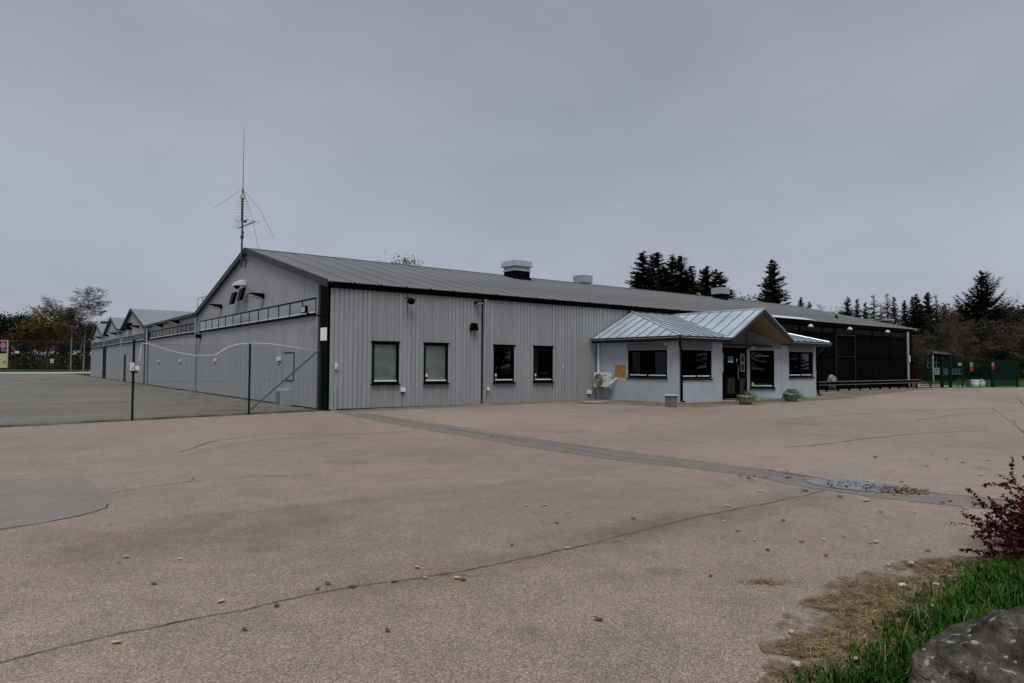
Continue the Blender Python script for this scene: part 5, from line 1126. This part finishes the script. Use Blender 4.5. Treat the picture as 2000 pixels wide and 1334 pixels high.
def on_sign(s, zz, d): return (x+uR[0]*s+nC[0]*d, y+uR[1]*s+nC[1]*d, zz)
text_mesh('TAS', .62, 'lettering', M_signwhitetext, on_sign(23.3/ppm, hz(686.5, 0, 128), .03), uR, t, align='RIGHT')
text_mesh('ng', .62, 'lettering', M_signtext, on_sign(23/ppm, hz(708, 0, 128), .012), uR, t, bold=True, align='RIGHT')
for s in (-w, w*.7): b = MB(); b.obox((x, y), uR, nC, s-.12, s+.12, -.16, -.04, z-.1, z0_); b.build('leg', M_trim, t)
x, y, z = facing(138, 150); t = thing('street_lamp', 'tall grey street lamp post with a short twin arm beyond the yard', 'street lamp', (x, y, z)); zt = hz(603, 138, 150)
b = MB(); b.tube([(x, y, z-.1), (x, y, zt*.5), (x, y, zt)], [.17, .14, .10], 8); b.build('pole', M_galv, t)
b = MB(); b.tube([(x-uR[0]*1.1, y-uR[1]*1.1, zt+.12), (x+uR[0]*.9, y+uR[1]*.9, zt)], .07, 6); b.build('arm', M_trim, t)
b = MB(); b.obox((x, y), uR, nC, -1.7, -.7, -.15, .15, zt+.05, zt+.2); b.build('lantern', M_trim, t)
x, y, z = facing(32, 135); t = thing('street_sign', 'small white street name plate on a thin pole beside the cream sign', 'sign', (x, y, z)); b = MB(); b.obox((x, y), uR, nC, -.45, .45, -.03, .0, hz(689.5, 32, 135), hz(685.8, 32, 135)); b.build('plate', M_white, t); b = MB(); b.tube([(x-uR[0]*.25, y-uR[1]*.25, z-.1), (x-uR[0]*.25, y-uR[1]*.25, hz(687, 32, 135))], .04, 6); b.build('pole', M_trim, t)
x, y, z = facing(101, 158); t = thing('notice_board', 'white square notice standing in front of the far wood', 'sign', (x, y, z)); b = MB(); b.obox((x, y), uR, nC, -.42, .42, -.03, 0, hz(709.5, 101, 158), hz(700.5, 101, 158)); b.build('plate', M_white, t)
for s in (-.3, .3): b = MB(); b.tube([(x+uR[0]*s-nC[0]*.06, y+uR[1]*s-nC[1]*.06, z-.1), (x+uR[0]*s-nC[0]*.06, y+uR[1]*s-nC[1]*.06, hz(702, 101, 158))], .035, 5); b.build('leg', M_trim, t)

# ------------------------------------------------------------------ far right: green gate and fence, red house
A = np.array(G(1797, 757.2)); B = np.array(G(1990, 756)); gu = (B-A)/np.linalg.norm(B-A); gn = np.array([gu[1], -gu[0]])
if gn@(CAM[:2]-A) < 0: gn = -gn
def gs(px):        # distance along the gate line for a picture column
    r = ray(px, 740); tt = ((A-CAM[:2])@gn)/(r[0]*gn[0]+r[1]*gn[1]); return float(((CAM+r*tt)[:2]-A)@gu)
def gp(s, d=0.0): return (A[0]+gu[0]*s+gn[0]*d, A[1]+gu[1]*s+gn[1]*d)
gz0 = gz(A[0]); GU, GN = tuple(gu), tuple(gn)
gf = thing('mesh_fence', 'green wire-mesh fence with diagonal stays beyond the guard rail', 'fence', (*gp(2), gz0))
for px in (1818, 1880): x, y = gp(gs(px)); b = MB(); b.tube([(x, y, gz0-.2), (x, y, gz0+2.15)], .05, 8); b.build('post', M_green, gf); b = MB(); b.tube([(*gp(gs(px)-.05, .03), gz0+1.5), (*gp(gs(px)-.75, .25), gz0+.05)] if px == 1880 else [(*gp(gs(px)-.05, .03), gz0+.15), (*gp(gs(px)-.6, .05), gz0+.75)], .03, 6); b.build('brace', M_green, gf)
def bars(o_parent, s0, s1, step, w, z0, z1, name):
    b = MB(); s = s0
    while s < s1: b.obox(gp(0), GU, GN, s, s+w, -.006, .006, z0, z1); s += step
    for zz in (z0+.06, (z0+z1)/2, z1-.06): b.obox(gp(0), GU, GN, s0, s1, .007, .017, zz-.012, zz+.012)
    o = b.build(name, M_green, o_parent); return o
bars(gf, gs(1797), gs(1838), .09, .016, gz0+.1, gz0+2.0, 'mesh_panel'); bars(gf, gs(1858), gs(1936), .08, .016, gz0+.1, gz0+2.05, 'mesh_panel')
gt = thing('pedestrian_gate', 'narrow green steel gate between two stout posts', 'gate', (*gp(gs(1848)), gz0))
for px in (1840, 1856): b = MB(); b.obox(gp(gs(px)), GU, GN, -.08, .08, -.08, .08, gz0-.2, gz0+2.2); b.build('gate_post', M_green, gt)
bars(gt, gs(1842), gs(1854), .06, .028, gz0+.15, gz0+2.1, 'gate_leaf')
g2_ = thing('vehicle_gate', 'dense dark green palisade gate at the end of the fence', 'gate', (*gp(gs(1960)), gz0))
for px in (1938, 1987): b = MB(); b.obox(gp(gs(px)), GU, GN, -.06, .06, -.06, .06, gz0-.2, gz0+2.2); b.build('gate_post', M_green, g2_)
bars(g2_, gs(1941), gs(1985), .075, .045, gz0+.12, gz0+2.0, 'gate_leaf')
def notice(px, py0, py1, w, label, top, bot):
    s = gs(px); x, y = gp(s, .06); dpt = (np.array([x, y])-CAM[:2])@(CM@np.array([0, 0, 1.0]))[:2]; za, zb_ = hz(py1, px, dpt), hz(py0, px, dpt)
    t = thing('warning_sign', label, 'sign', (x, y, za)); zm = (za+zb_)/2; b = MB(); b.obox((x, y), GU, GN, -w/2, w/2, 0, .02, zm+.003, zb_); b.build('upper_plate', top, t); b = MB(); b.obox((x, y), GU, GN, -w/2, w/2, 0, .02, za, zm); b.build('lower_plate', bot, t)
notice(1896, 708, 725, .30, 'white notice with a red plate below on the mesh fence', M_panelgrey, M_red); notice(1938, 708, 721, .24, 'small grey and red notice on the palisade gate post', M_panelgrey, M_red)
notice(1873, 709, 714, .28, 'pale small notice between the gate and the red sign', M_ventgrey, M_ventgrey)
x, y = G(1910, 757.5); z = gz(x)+.012; t = thing('storage_tub', 'white plastic tub with a teal cloth on its lid by the gate', 'tub', (x, y, z))
b = MB(); b.lathe((x-uR[0]*.2, y-uR[1]*.2, z), [(.20, 0), (.24, .1), (.27, .48)], 14); b.build('tub', M_bucket, t, smooth=True); b = MB(); b.lathe((x-uR[0]*.2, y-uR[1]*.2, z+.48), [(.29, 0), (.29, .05), (.1, .07)], 14); b.build('lid', M_white, t); b = MB(); b.lathe((x+uR[0]*.28, y+uR[1]*.28, z), [(.18, 0), (.21, .4), (.2, .43)], 12); b.build('bucket', M_ventlight, t, smooth=True); b = MB(); b.lathe((x+uR[0]*.25, y+uR[1]*.25, z+.43), [(.19, 0), (.2, .05), (.13, .14), (.04, .18)], 9); b.build('cloth', M_teal, t, smooth=True)
# red house
x, y, z = facing(1808, 73); H_ = thing('red_house', 'dark red wooden house with white veranda behind the green gate', 'house', (x, y, z)); O = (x, y); pm_ = 1334/73.0
sx = lambda px: (px-1808)/pm_; hh = lambda py: hz(py, 1830, 73)
b = MB(); b.obox(O, uR, nC, sx(1745), sx(1868), -6, 0, z-.1, hh(690)); b.build('wall', M_redwall, H_)
rb = MB(); e0, e1 = sx(1738), sx(1874); P = lambda s, d, zz: (O[0]+uR[0]*s+nC[0]*d, O[1]+uR[1]*s+nC[1]*d, zz)
rb.add([P(e0, .7, hh(688)), P(e1, .7, hh(691)), P(e1, -3, hh(674)), P(e0, -3, hh(674)), P(e1, -6.7, hh(690)), P(e0, -6.7, hh(690))], [(0, 1, 2, 3), (3, 2, 4, 5)]); rf = rb.build('roof', M_net, H_)
b = MB(); b.prism([P(sx(1812), .72, hh(690)), P(e1, .72, hh(696)), P(e1, .72, hh(692.5)), P(sx(1812), .72, hh(685.5))], (nC[0]*.05, nC[1]*.05, 0)); b.build('white_fascia', M_panelgrey, H_)
b = MB(); c0, c1 = sx(1762), sx(1778); b.obox(O, uR, nC, c0, c1, -4.2, -3.2, hh(690), hh(622)); ch = b.build('chimney', M_brick, H_); MB().obox(O, uR, nC, c0-.12, c1+.12, -4.3, -3.1, hh(622)+.003, hh(620)).build('chimney_cap', M_ventlight, ch)
for k in range(3):
    a, c = sx(1812+k*8.5), sx(1819.5+k*8.5)
    for zz0, zz1 in ((hh(718), hh(708.5)), (hh(707.5), hh(698))):
        f = MB(); f.obox(O, uR, nC, a-.06, c+.06, .02, .06, zz0-.03, zz0); f.obox(O, uR, nC, a-.06, c+.06, .02, .06, zz1, zz1+.03); f.obox(O, uR, nC, a-.06, a, .02, .06, zz0, zz1); f.obox(O, uR, nC, c, c+.06, .02, .06, zz0, zz1); fo = f.build('window', M_ventlight, H_); MB().obox(O, uR, nC, a, c, .015, .025, zz0, zz1).build('pane', M_bandglass, fo)
for k in range(17):
    a = sx(1812+k*3.3); b = MB(); b.obox(O, uR, nC, a, a+.12, .9, .93, hh(731.5), hh(720.5)); b.build('baluster', M_ventlight, H_)
b = MB(); b.obox(O, uR, nC, sx(1811), sx(1868), .94, .98, hh(720.5), hh(719.3)); b.build('handrail', M_ventlight, H_)
b = MB(); b.tube([P(0, 1.3, z-.1), P(-.02, 1.3, hh(693))], .055, 8); tag(b.build('white_pole', M_ventlight, None, P(0, 1.3, z)), 'straight white pole at the corner of the red house', 'pole')

# ------------------------------------------------------------------ foreground verge: earth, straw, grass, boulder, barberry, leaves
def inside(poly, x, y):
    c = False; n = len(poly); j = n-1
    for i in range(n):
        if (poly[i][1] > y) != (poly[j][1] > y) and x < (poly[j][0]-poly[i][0])*(y-poly[i][1])/(poly[j][1]-poly[i][1])+poly[i][0]: c = not c
        j = i
    return c
grass_px = [(1480, 1420), (1545, 1325), (1640, 1296), (1690, 1240), (1740, 1205), (1775, 1165), (1838, 1128), (1850, 1100), (1925, 1088), (2060, 1076), (2300, 1060), (2500, 1100), (2600, 1420)]
straw_px = [(1455, 1400), (1525, 1320), (1568, 1300), (1512, 1268), (1590, 1240), (1655, 1225), (1575, 1178), (1640, 1160), (1660, 1140), (1760, 1136), (1790, 1128), (1770, 1104), (1850, 1094), (1920, 1092), (2300, 1058), (2500, 1100), (2600, 1420)]
GP, SP = PXP(grass_px), PXP(straw_px)
sheet('verge_earth', [roughen(GP, .06, .05, 5)], .0145, M_clod)
sheet('verge_crumbs', [roughen(SP, .06, .05, 5)], .0165, M_dirt2, kind='stuff')
sheet('verge_dirt', [roughen(PXP([(1440, 1400), (1500, 1320), (1480, 1262), (1560, 1178), (1640, 1130), (1760, 1098), (1900, 1086), (2060, 1076), (2060, 1110), (1850, 1130), (1700, 1230), (1600, 1400)]), .1, .03, 6)], .018, M_dirt, kind='stuff')
gx0, gx1 = min(p[0] for p in SP), max(p[0] for p in SP); gy0, gy1 = min(p[1] for p in SP), max(p[1] for p in SP)
def near_w(x, y):
    d = math.hypot(x-CAM[0], y-CAM[1]); return min(1.0, (3.2/max(d, .5))**1.2)
BC = G(2010, 1350); 
def edge_d(poly, x, y):
    m_ = 9.0
    for i in range(len(poly)):
        (ax, ay), (bx2, by2) = poly[i], poly[(i+1) % len(poly)]; dx, dy = bx2-ax, by2-ay; t_ = max(0, min(1, ((x-ax)*dx+(y-ay)*dy)/(dx*dx+dy*dy+1e-9))); m_ = min(m_, math.hypot(x-ax-t_*dx, y-ay-t_*dy))
    return m_
def blades(name, n, m, seed, hmin, hmax, poly, w=.0045):
    rs = np.random.RandomState(seed); vs, fs = [], []; k = 0
    while k < n:
        x, y = rs.uniform(gx0, gx1), rs.uniform(gy0, gy1)
        if rs.rand() > near_w(x, y) or not inside(poly, x, y): continue
        ed = edge_d(poly, x, y)
        if rs.rand() > .10+ed*2.6+.35*mnoise.noise(Vector((x*2.2, y*2.2, 1.0))): continue
        tuft = (.45+min(.55, ed*1.6))*(.5+.9*abs(mnoise.noise(Vector((x*3.1, y*3.1, 3.0))))+.6*mnoise.noise(Vector((x*.9, y*.9, 7.0))))
        h = (hmin+(hmax-hmin)*rs.rand()**1.6)*max(.35, tuft); a = rs.rand()*6.283; b_ = rs.uniform(.15, .95)*h; ww = w*rs.uniform(.6, 1.4); dx, dy = math.cos(a), math.sin(a); z = gz(x)+.008
        i = len(vs)
        vs += [(x-dy*ww, y+dx*ww, z), (x+dy*ww, y-dx*ww, z), (x-dy*ww*.8+dx*b_*.3, y+dx*ww*.8+dy*b_*.3, z+h*.62), (x+dy*ww*.8+dx*b_*.3, y-dx*ww*.8+dy*b_*.3, z+h*.62), (x+dx*b_, y+dy*b_, z+h*rs.uniform(.8, 1.05))]
        fs += [(i, i+1, i+3, i+2), (i+2, i+3, i+4)]; k += 1
    me = bpy.data.meshes.new(name); me.from_pydata(vs, [], fs); me.materials.append(m); o = bpy.data.objects.new(name, me); COL.objects.link(o); return tag(o, None, None, None, 'stuff')
blades('verge_grass', 24000, M_blade, 3, .05, .19, GP)
blades('verge_grass', 3500, mat('pale_grass', (.17, .16, .05), .7, var=.3, vscale=8), 4, .05, .16, SP, .003)
wv, wf = [], []; rw = np.random.RandomState(14)
while len(wf) < 5200:
    if rw.rand() < .7: q = fpt(rw.uniform(0, 15), rw.normal(-.08, .10)); p_ = q
    else: p_ = (-.08-abs(rw.normal(0, .12)), rw.uniform(.9, 33))
    if mnoise.noise(Vector((p_[0]*1.1, p_[1]*1.1, 2.0))) < .08+.2*rw.rand()-.15: continue
    h_ = rw.uniform(.02, .085); a_ = rw.rand()*6.283; w_ = .006; i0 = len(wv); dx, dy = math.cos(a_), math.sin(a_)
    wv += [(p_[0]-dy*w_, p_[1]+dx*w_, .008), (p_[0]+dy*w_, p_[1]-dx*w_, .008), (p_[0]+dx*h_*.5, p_[1]+dy*h_*.5, h_)]; wf.append((i0, i0+1, i0+2))
me = bpy.data.meshes.new('edge_weeds'); me.from_pydata(wv, [], wf); me.materials.append(mat('edge_weed_blades', (.085, .10, .022), .7, var=.4, vscale=2)); o = bpy.data.objects.new('edge_weeds', me); COL.objects.link(o); tag(o, None, None, None, 'stuff')
rs = np.random.RandomState(9); b = MB(); k = 0
while k < 5200:
    x, y = rs.uniform(gx0, gx1), rs.uniform(gy0, gy1)
    if rs.rand() > near_w(x, y) or not inside(SP, x, y): continue
    if inside(GP, x, y) and rs.rand() < .8: continue
    a = rs.rand()*6.283; L = rs.uniform(.015, .075); z = gz(x)+.018+rs.rand()**2*.025; w = .0018; dz_ = rs.uniform(-.008, .012); dx, dy = math.cos(a)*L, math.sin(a)*L; ox, oy = -math.sin(a)*w, math.cos(a)*w
    b.add([(x-dx-ox, y-dy-oy, z), (x-dx+ox, y-dy+oy, z), (x+dx+ox, y+dy+oy, z+dz_), (x+dx-ox, y+dy-oy, z+dz_)], [(0, 1, 2, 3)]); k += 1
for _ in range(2600):     # clods under the straw
    x, y = rs.uniform(gx0, gx1), rs.uniform(gy0, gy1)
    if rs.rand() > near_w(x, y)*1.3 or not inside(SP, x, y): continue
    s = rs.uniform(.006, .022); z = gz(x)+.014; P = [(x+s*rs.uniform(.7, 1.2)*math.cos(t_), y+s*rs.uniform(.7, 1.2)*math.sin(t_), z) for t_ in (0, 1.3, 2.6, 3.9, 5.2)]; b.add(P+[(x, y, z+s*.8)], [(0, 1, 5), (1, 2, 5), (2, 3, 5), (3, 4, 5), (4, 0, 5)])
tag(b.build('straw_litter', M_straw), None, None, None, 'stuff')
# small straw clump on the asphalt
b = MB(); cx_, cy_ = G(1492, 1141)
for _ in range(170):
    a = rs.rand()*6.283; r_ = rs.randn()*.10; q = rs.randn()*.035; x, y = cx_+ru.x*r_+ff.x*q, cy_+ru.y*r_+ff.y*q; L = rs.uniform(.015, .05); w = .0018; z = gz(x)+.013+rs.rand()*.015; dx, dy = math.cos(a)*L, math.sin(a)*L
    b.add([(x-dx+dy*.04, y-dy-dx*.04, z), (x-dx-dy*.04, y-dy+dx*.04, z), (x+dx-dy*.04, y+dy+dx*.04, z+.006), (x+dx+dy*.04, y+dy-dx*.04, z+.006)], [(0, 1, 2, 3)])
tag(b.build('straw_tuft', M_straw), None, None, None, 'stuff')
# pale stones on the verge
for i, (px, py, s, lb) in enumerate([(1763, 1150, .024, 'white pebble lying in the straw'), (1556, 1308, .026, 'pale stone at the tip of the grass verge'), (1828, 1148, .02, 'small white pebble near the grass edge'), (1546, 1241, .017, 'flat pale pebble on the asphalt left of the straw'), (1735, 1108, .016, 'flat pale pebble at the far end of the straw')]):
    x, y = G(px, py); bm = bmesh.new(); bmesh.ops.create_icosphere(bm, subdivisions=2, radius=1)
    for v in bm.verts: v.co = v.co*(1+.25*mnoise.noise(v.co*1.3+Vector((i*3.1, 0, 0)))); v.co.z = v.co.z*.6
    me = bpy.data.meshes.new('pebble'); bm.to_mesh(me); bm.free(); me.materials.append(M_leafpale if i else M_ventlight)
    for p in me.polygons: p.use_smooth = True
    o = bpy.data.objects.new('pebble', me); COL.objects.link(o); o.location = (x, y, gz(x)+.015+s*.5); o.scale = (s*1.4, s, s); o.rotation_euler = (0, 0, i*1.1); tag(o, lb, 'pebble')
# boulder
m, n, l, bs = newmat('lichen_rock'); bs.inputs['Roughness'].default_value = .9; bs.inputs['Specular IOR Level'].default_value = .12
tcn = n.new('ShaderNodeTexCoord'); z1n = n.new('ShaderNodeTexNoise'); z1n.inputs['Scale'].default_value = 5; z1n.inputs['Detail'].default_value = 9; z1n.inputs['Roughness'].default_value = .7; l.new(tcn.outputs['Object'], z1n.inputs['Vector'])
r1 = n.new('ShaderNodeValToRGB'); e = r1.color_ramp.elements; e[0].position = .3; e[0].color = (.014, .013, .011, 1); e[1].position = .76; e[1].color = (.17, .155, .14, 1); e2 = e.new(.5); e2.color = (.048, .044, .036, 1); l.new(z1n.outputs['Fac'], r1.inputs['Fac'])
vn = n.new('ShaderNodeTexNoise'); vn.inputs['Scale'].default_value = 19; vn.inputs['Detail'].default_value = 4; vn.inputs['Roughness'].default_value = .5; vn.inputs['Distortion'].default_value = .1; l.new(tcn.outputs['Object'], vn.inputs['Vector'])
rr = n.new('ShaderNodeMapRange'); rr.inputs['From Min'].default_value = .61; rr.inputs['From Max'].default_value = .66; l.new(vn.outputs['Fac'], rr.inputs['Value'])
mxn = n.new('ShaderNodeMix'); mxn.data_type = 'RGBA'; mxn.inputs['B'].default_value = (.25, .25, .235, 1); l.new(rr.outputs['Result'], mxn.inputs['Factor']); l.new(r1.outputs['Color'], mxn.inputs['A']); l.new(mxn.outputs['Result'], bs.inputs['Base Color'])
bpn = n.new('ShaderNodeBump'); bpn.inputs['Strength'].default_value = 1.0; bpn.inputs['Distance'].default_value = .06; zb2 = n.new('ShaderNodeTexNoise'); zb2.inputs['Scale'].default_value = 22; zb2.inputs['Detail'].default_value = 8; l.new(tcn.outputs['Object'], zb2.inputs['Vector']); l.new(zb2.outputs['Fac'], bpn.inputs['Height']); l.new(bpn.outputs['Normal'], bs.inputs['Normal'])
bm = bmesh.new(); bmesh.ops.create_icosphere(bm, subdivisions=5, radius=1)
for v in bm.verts:
    p = v.co.copy(); f = 1+.22*mnoise.noise(p*.9+Vector((4, 1, 2)))+.13*mnoise.noise(p*2.1)-.10*abs(mnoise.noise(p*3.4+Vector((1, 7, 3))))+.05*mnoise.noise(p*7)+.03*mnoise.noise(p*14)+.012*mnoise.noise(p*30); v.co = Vector((p.x*.62, p.y*.42, p.z*.40))*f
me = bpy.data.meshes.new('boulder'); bm.to_mesh(me); bm.free(); me.materials.append(m)
for p in me.polygons: p.use_smooth = True
o = bpy.data.objects.new('boulder', me); COL.objects.link(o); x, y = at(2015, 3.05); o.location = (x, y, .10); o.rotation_euler = (0, 0, math.atan2(ru.y, ru.x)+.15); tag(o, 'grey granite boulder spotted with pale lichen in the grass', 'boulder')
# barberry
bx_, by_ = at(2130, 5.5); t = thing('barberry_bush', 'dark red barberry bush with arching twigs at the edge of the verge', 'bush', (bx_, by_, gz(bx_)))
rsb = random.Random(5); st = MB(); lf = MB(); yl = MB()
for i in range(120):
    az = rsb.uniform(0, 6.283); el = rsb.uniform(.12, 1.35); L = rsb.uniform(.45, .95)*(1.0 if el < .9 else 1.05); p = Vector((bx_+rsb.gauss(0, .10), by_+rsb.gauss(0, .10), gz(bx_))); d = Vector((math.cos(az)*math.cos(el), math.sin(az)*math.cos(el), math.sin(el)+.25)).normalized(); pts = [p]
    for k in range(7): d = (d+Vector((rsb.gauss(0, .10), rsb.gauss(0, .10), rsb.gauss(-.05, .06)))).normalized(); p = p+d*(L/7); pts.append(p)
    st.tube(pts, [.006-.0007*k for k in range(8)], 4, cap=False)
    subs = [pts]
    for q in range(5):
        i0 = rsb.randint(2, 6); p2 = pts[i0]; d2 = (d+Vector((rsb.gauss(0, .7), rsb.gauss(0, .7), rsb.gauss(.1, .5)))).normalized(); sp2 = [p2]
        for k in range(4): d2 = (d2+Vector((rsb.gauss(0, .12), rsb.gauss(0, .12), rsb.gauss(-.03, .08)))).normalized(); p2 = p2+d2*rsb.uniform(.04, .08); sp2.append(p2)
        st.tube(sp2, [.0035, .003, .0025, .002, .0015], 3, cap=False); subs.append(sp2)
    for S in subs:
        for a, c in zip(S[:-1], S[1:]):
            for _ in range(rsb.randint(11, 16)):
                f = rsb.random(); o_ = a.lerp(c, f); dv = Vector((rsb.gauss(0, 1), rsb.gauss(0, 1), rsb.gauss(.2, .8))).normalized()*rsb.uniform(.018, .036); sv = dv.cross(Vector((rsb.random()-.5, rsb.random()-.5, rsb.random()))).normalized()*rsb.uniform(.008, .015)
                lf.add([o_, o_+dv*.6+sv, o_+dv, o_+dv*.6-sv], [(0, 1, 2, 3)])
st.build('stems', M_barbstem, t); lf.build('foliage', M_barb, t)
x2, y2 = at(2125, 7.4); t = thing('yellowing_shrub', 'thin upright shrub with sparse yellow leaves behind the barberry', 'bush', (x2, y2, gz(x2))); st = MB(); yl = MB()
for i in range(34):
    az = rsb.uniform(0, 6.283); d = Vector((math.cos(az)*.42, math.sin(az)*.42, 1)).normalized(); p = Vector((x2+rsb.gauss(0, .07), y2+rsb.gauss(0, .07), gz(x2))); L = rsb.uniform(.9, 1.45); pts = [p]
    for k in range(6): d = (d+Vector((math.cos(az)*.05, math.sin(az)*.05, -.02))+Vector((rsb.gauss(0, .05), rsb.gauss(0, .05), 0))).normalized(); p = p+d*(L/6); pts.append(p)
    st.tube(pts, [.006, .005, .0045, .004, .003, .002, .0012], 4, cap=False)
    for k in range(2, 6):
        for _ in range(2):
            o_ = pts[k].lerp(pts[k+1], rsb.random()); dv = Vector((rsb.gauss(0, 1), rsb.gauss(0, 1), rsb.gauss(0, .6))).normalized()*.035; sv = dv.cross(Vector((.3, .2, 1))).normalized()*.012; yl.add([o_, o_+dv*.5+sv, o_+dv, o_+dv*.5-sv], [(0, 1, 2, 3)])
st.build('stems', M_barbstem, t); yl.build('foliage', M_yleaf, t)
# fallen leaves, one by one
def leaf_mesh(name, m, curl, seed):
    rs_ = random.Random(seed); b = MB(); N = 7; vs = []
    for i in range(N):
        u_ = i/(N-1); w_ = .36*math.sin(math.pi*(u_*.9+.05))**.8; zc = curl*(u_-.5)**2*1.6
        for j in (-1, 0, 1): vs.append((u_-.5, w_*j+rs_.uniform(-.02, .02), zc+curl*.9*abs(j)*w_+.02))
    b.add(vs, [(3*i+j, 3*i+j+1, 3*i+j+4, 3*i+j+3) for i in range(N-1) for j in (0, 1)]); b.tube([(-.5, 0, curl*.4+.02), (-.68, .03, .03)], .018, 4); return b.mesh(name, m)
LK = {'p': ('pale', leaf_mesh('fallen_leaf', M_leafpale, .35, 1)), 'b': ('brown', leaf_mesh('fallen_leaf', M_leafbrown, .45, 2)), 'r': ('red-brown', leaf_mesh('fallen_leaf', M_leafred, .4, 3)), 'd': ('dark', leaf_mesh('fallen_leaf', M_leafdark, .3, 4))}
spots = [(1027, 991, 'p'), (1110, 1003, 'p'), (1065, 990, 'p'), (1440, 1041, 'd'), (1474, 1059, 'p'), (1566, 1062, 'r'), (1610, 1058, 'p'), (1648, 1052, 'd'), (1700, 1064, 'p'), (1711, 1063, 'p'), (1614, 1089, 'r'), (1388, 1129, 'r'), (1421, 992, 'p'), (1413, 1022, 'p'), (1641, 973, 'b'), (1692, 981, 'p'), (1720, 1003, 'b'), (1787, 1004, 'p'), (1694, 1030, 'p'), (1762, 943, 'p'), (1695, 943, 'p'), (1484, 962, 'p'), (1572, 961, 'd'), (1841, 985, 'd'), (1856, 982, 'b'), (1900, 975, 'p'), (1885, 996, 'p'), (1885, 1034, 'p'), (1935, 1059, 'p'), (1929, 901, 'p'), (1914, 915, 'p'), (1917, 930, 'p'), (1820, 889, 'p'), (1710, 895, 'd'), (1813, 1080, 'd'), (1169, 1216, 'r'), (1237, 1016, 'd'), (770, 1141, 'd'), (815, 1113, 'p'), (478, 1235, 'd'), (227, 1261, 'p'), (757, 1237, 'd'), (688, 1151, 'd'), (893, 1134, 'p'), (905, 1137, 'b'), (830, 1133, 'p'), (232, 1103, 'b'), (376, 937, 'd'), (432, 1180, 'p'), (1000, 1068, 'd'), (640, 1145, 'd'), (1087, 1025, 'd'), (350, 1096, 'p'), (247, 1092, 'p'), (960, 855, 'd'), (1575, 851, 'p'), (1530, 1020, 'd'), (1462, 936, 'd'), (1540, 935, 'd'), (1660, 1210, 'd'), (1780, 1108, 'p'), (1870, 1107, 'b'), (1820, 1195, 'p'), (1700, 1185, 'd'), (1880, 1155, 'b'), (1670, 1300, 'p'), (1880, 905, 'p'), (1848, 899, 'd'), (1810, 912, 'd'), (1590, 872, 'd'), (1370, 797, 'p'), (1277, 798, 'p'), (1335, 788, 'p'), (620, 1155, 'd'), (540, 1188, 'd'), (1108, 1075, 'p'), (300, 1145, 'd'), (1500, 1078, 'd')]
rsl = random.Random(8)
for px, py, k in spots:
    x, y = G(px, py); nm, me = LK[k]; s = rsl.uniform(.034, .066)*(1.0 if py > 1000 else 1.5); zoff = .03 if py > 1100 and px > 1640 else .017
    o = inst(me, 'fallen_leaf', None, (x, y, gz(x)+zoff), (rsl.uniform(-.12, .12), rsl.uniform(-.12, .12), rsl.uniform(0, 6.28)), (s, s*rsl.uniform(.75, 1.1), s)); wh = 'by the puddle' if 1400 < px < 1960 and 900 < py < 1000 else ('near the building' if py < 900 else ('near the straw verge' if px > 1380 else ('beside the long crack' if py > 1080 else 'on the open asphalt'))); tag(o, nm+' dry curled leaf lying '+wh, 'leaf', nm+' leaves '+wh)
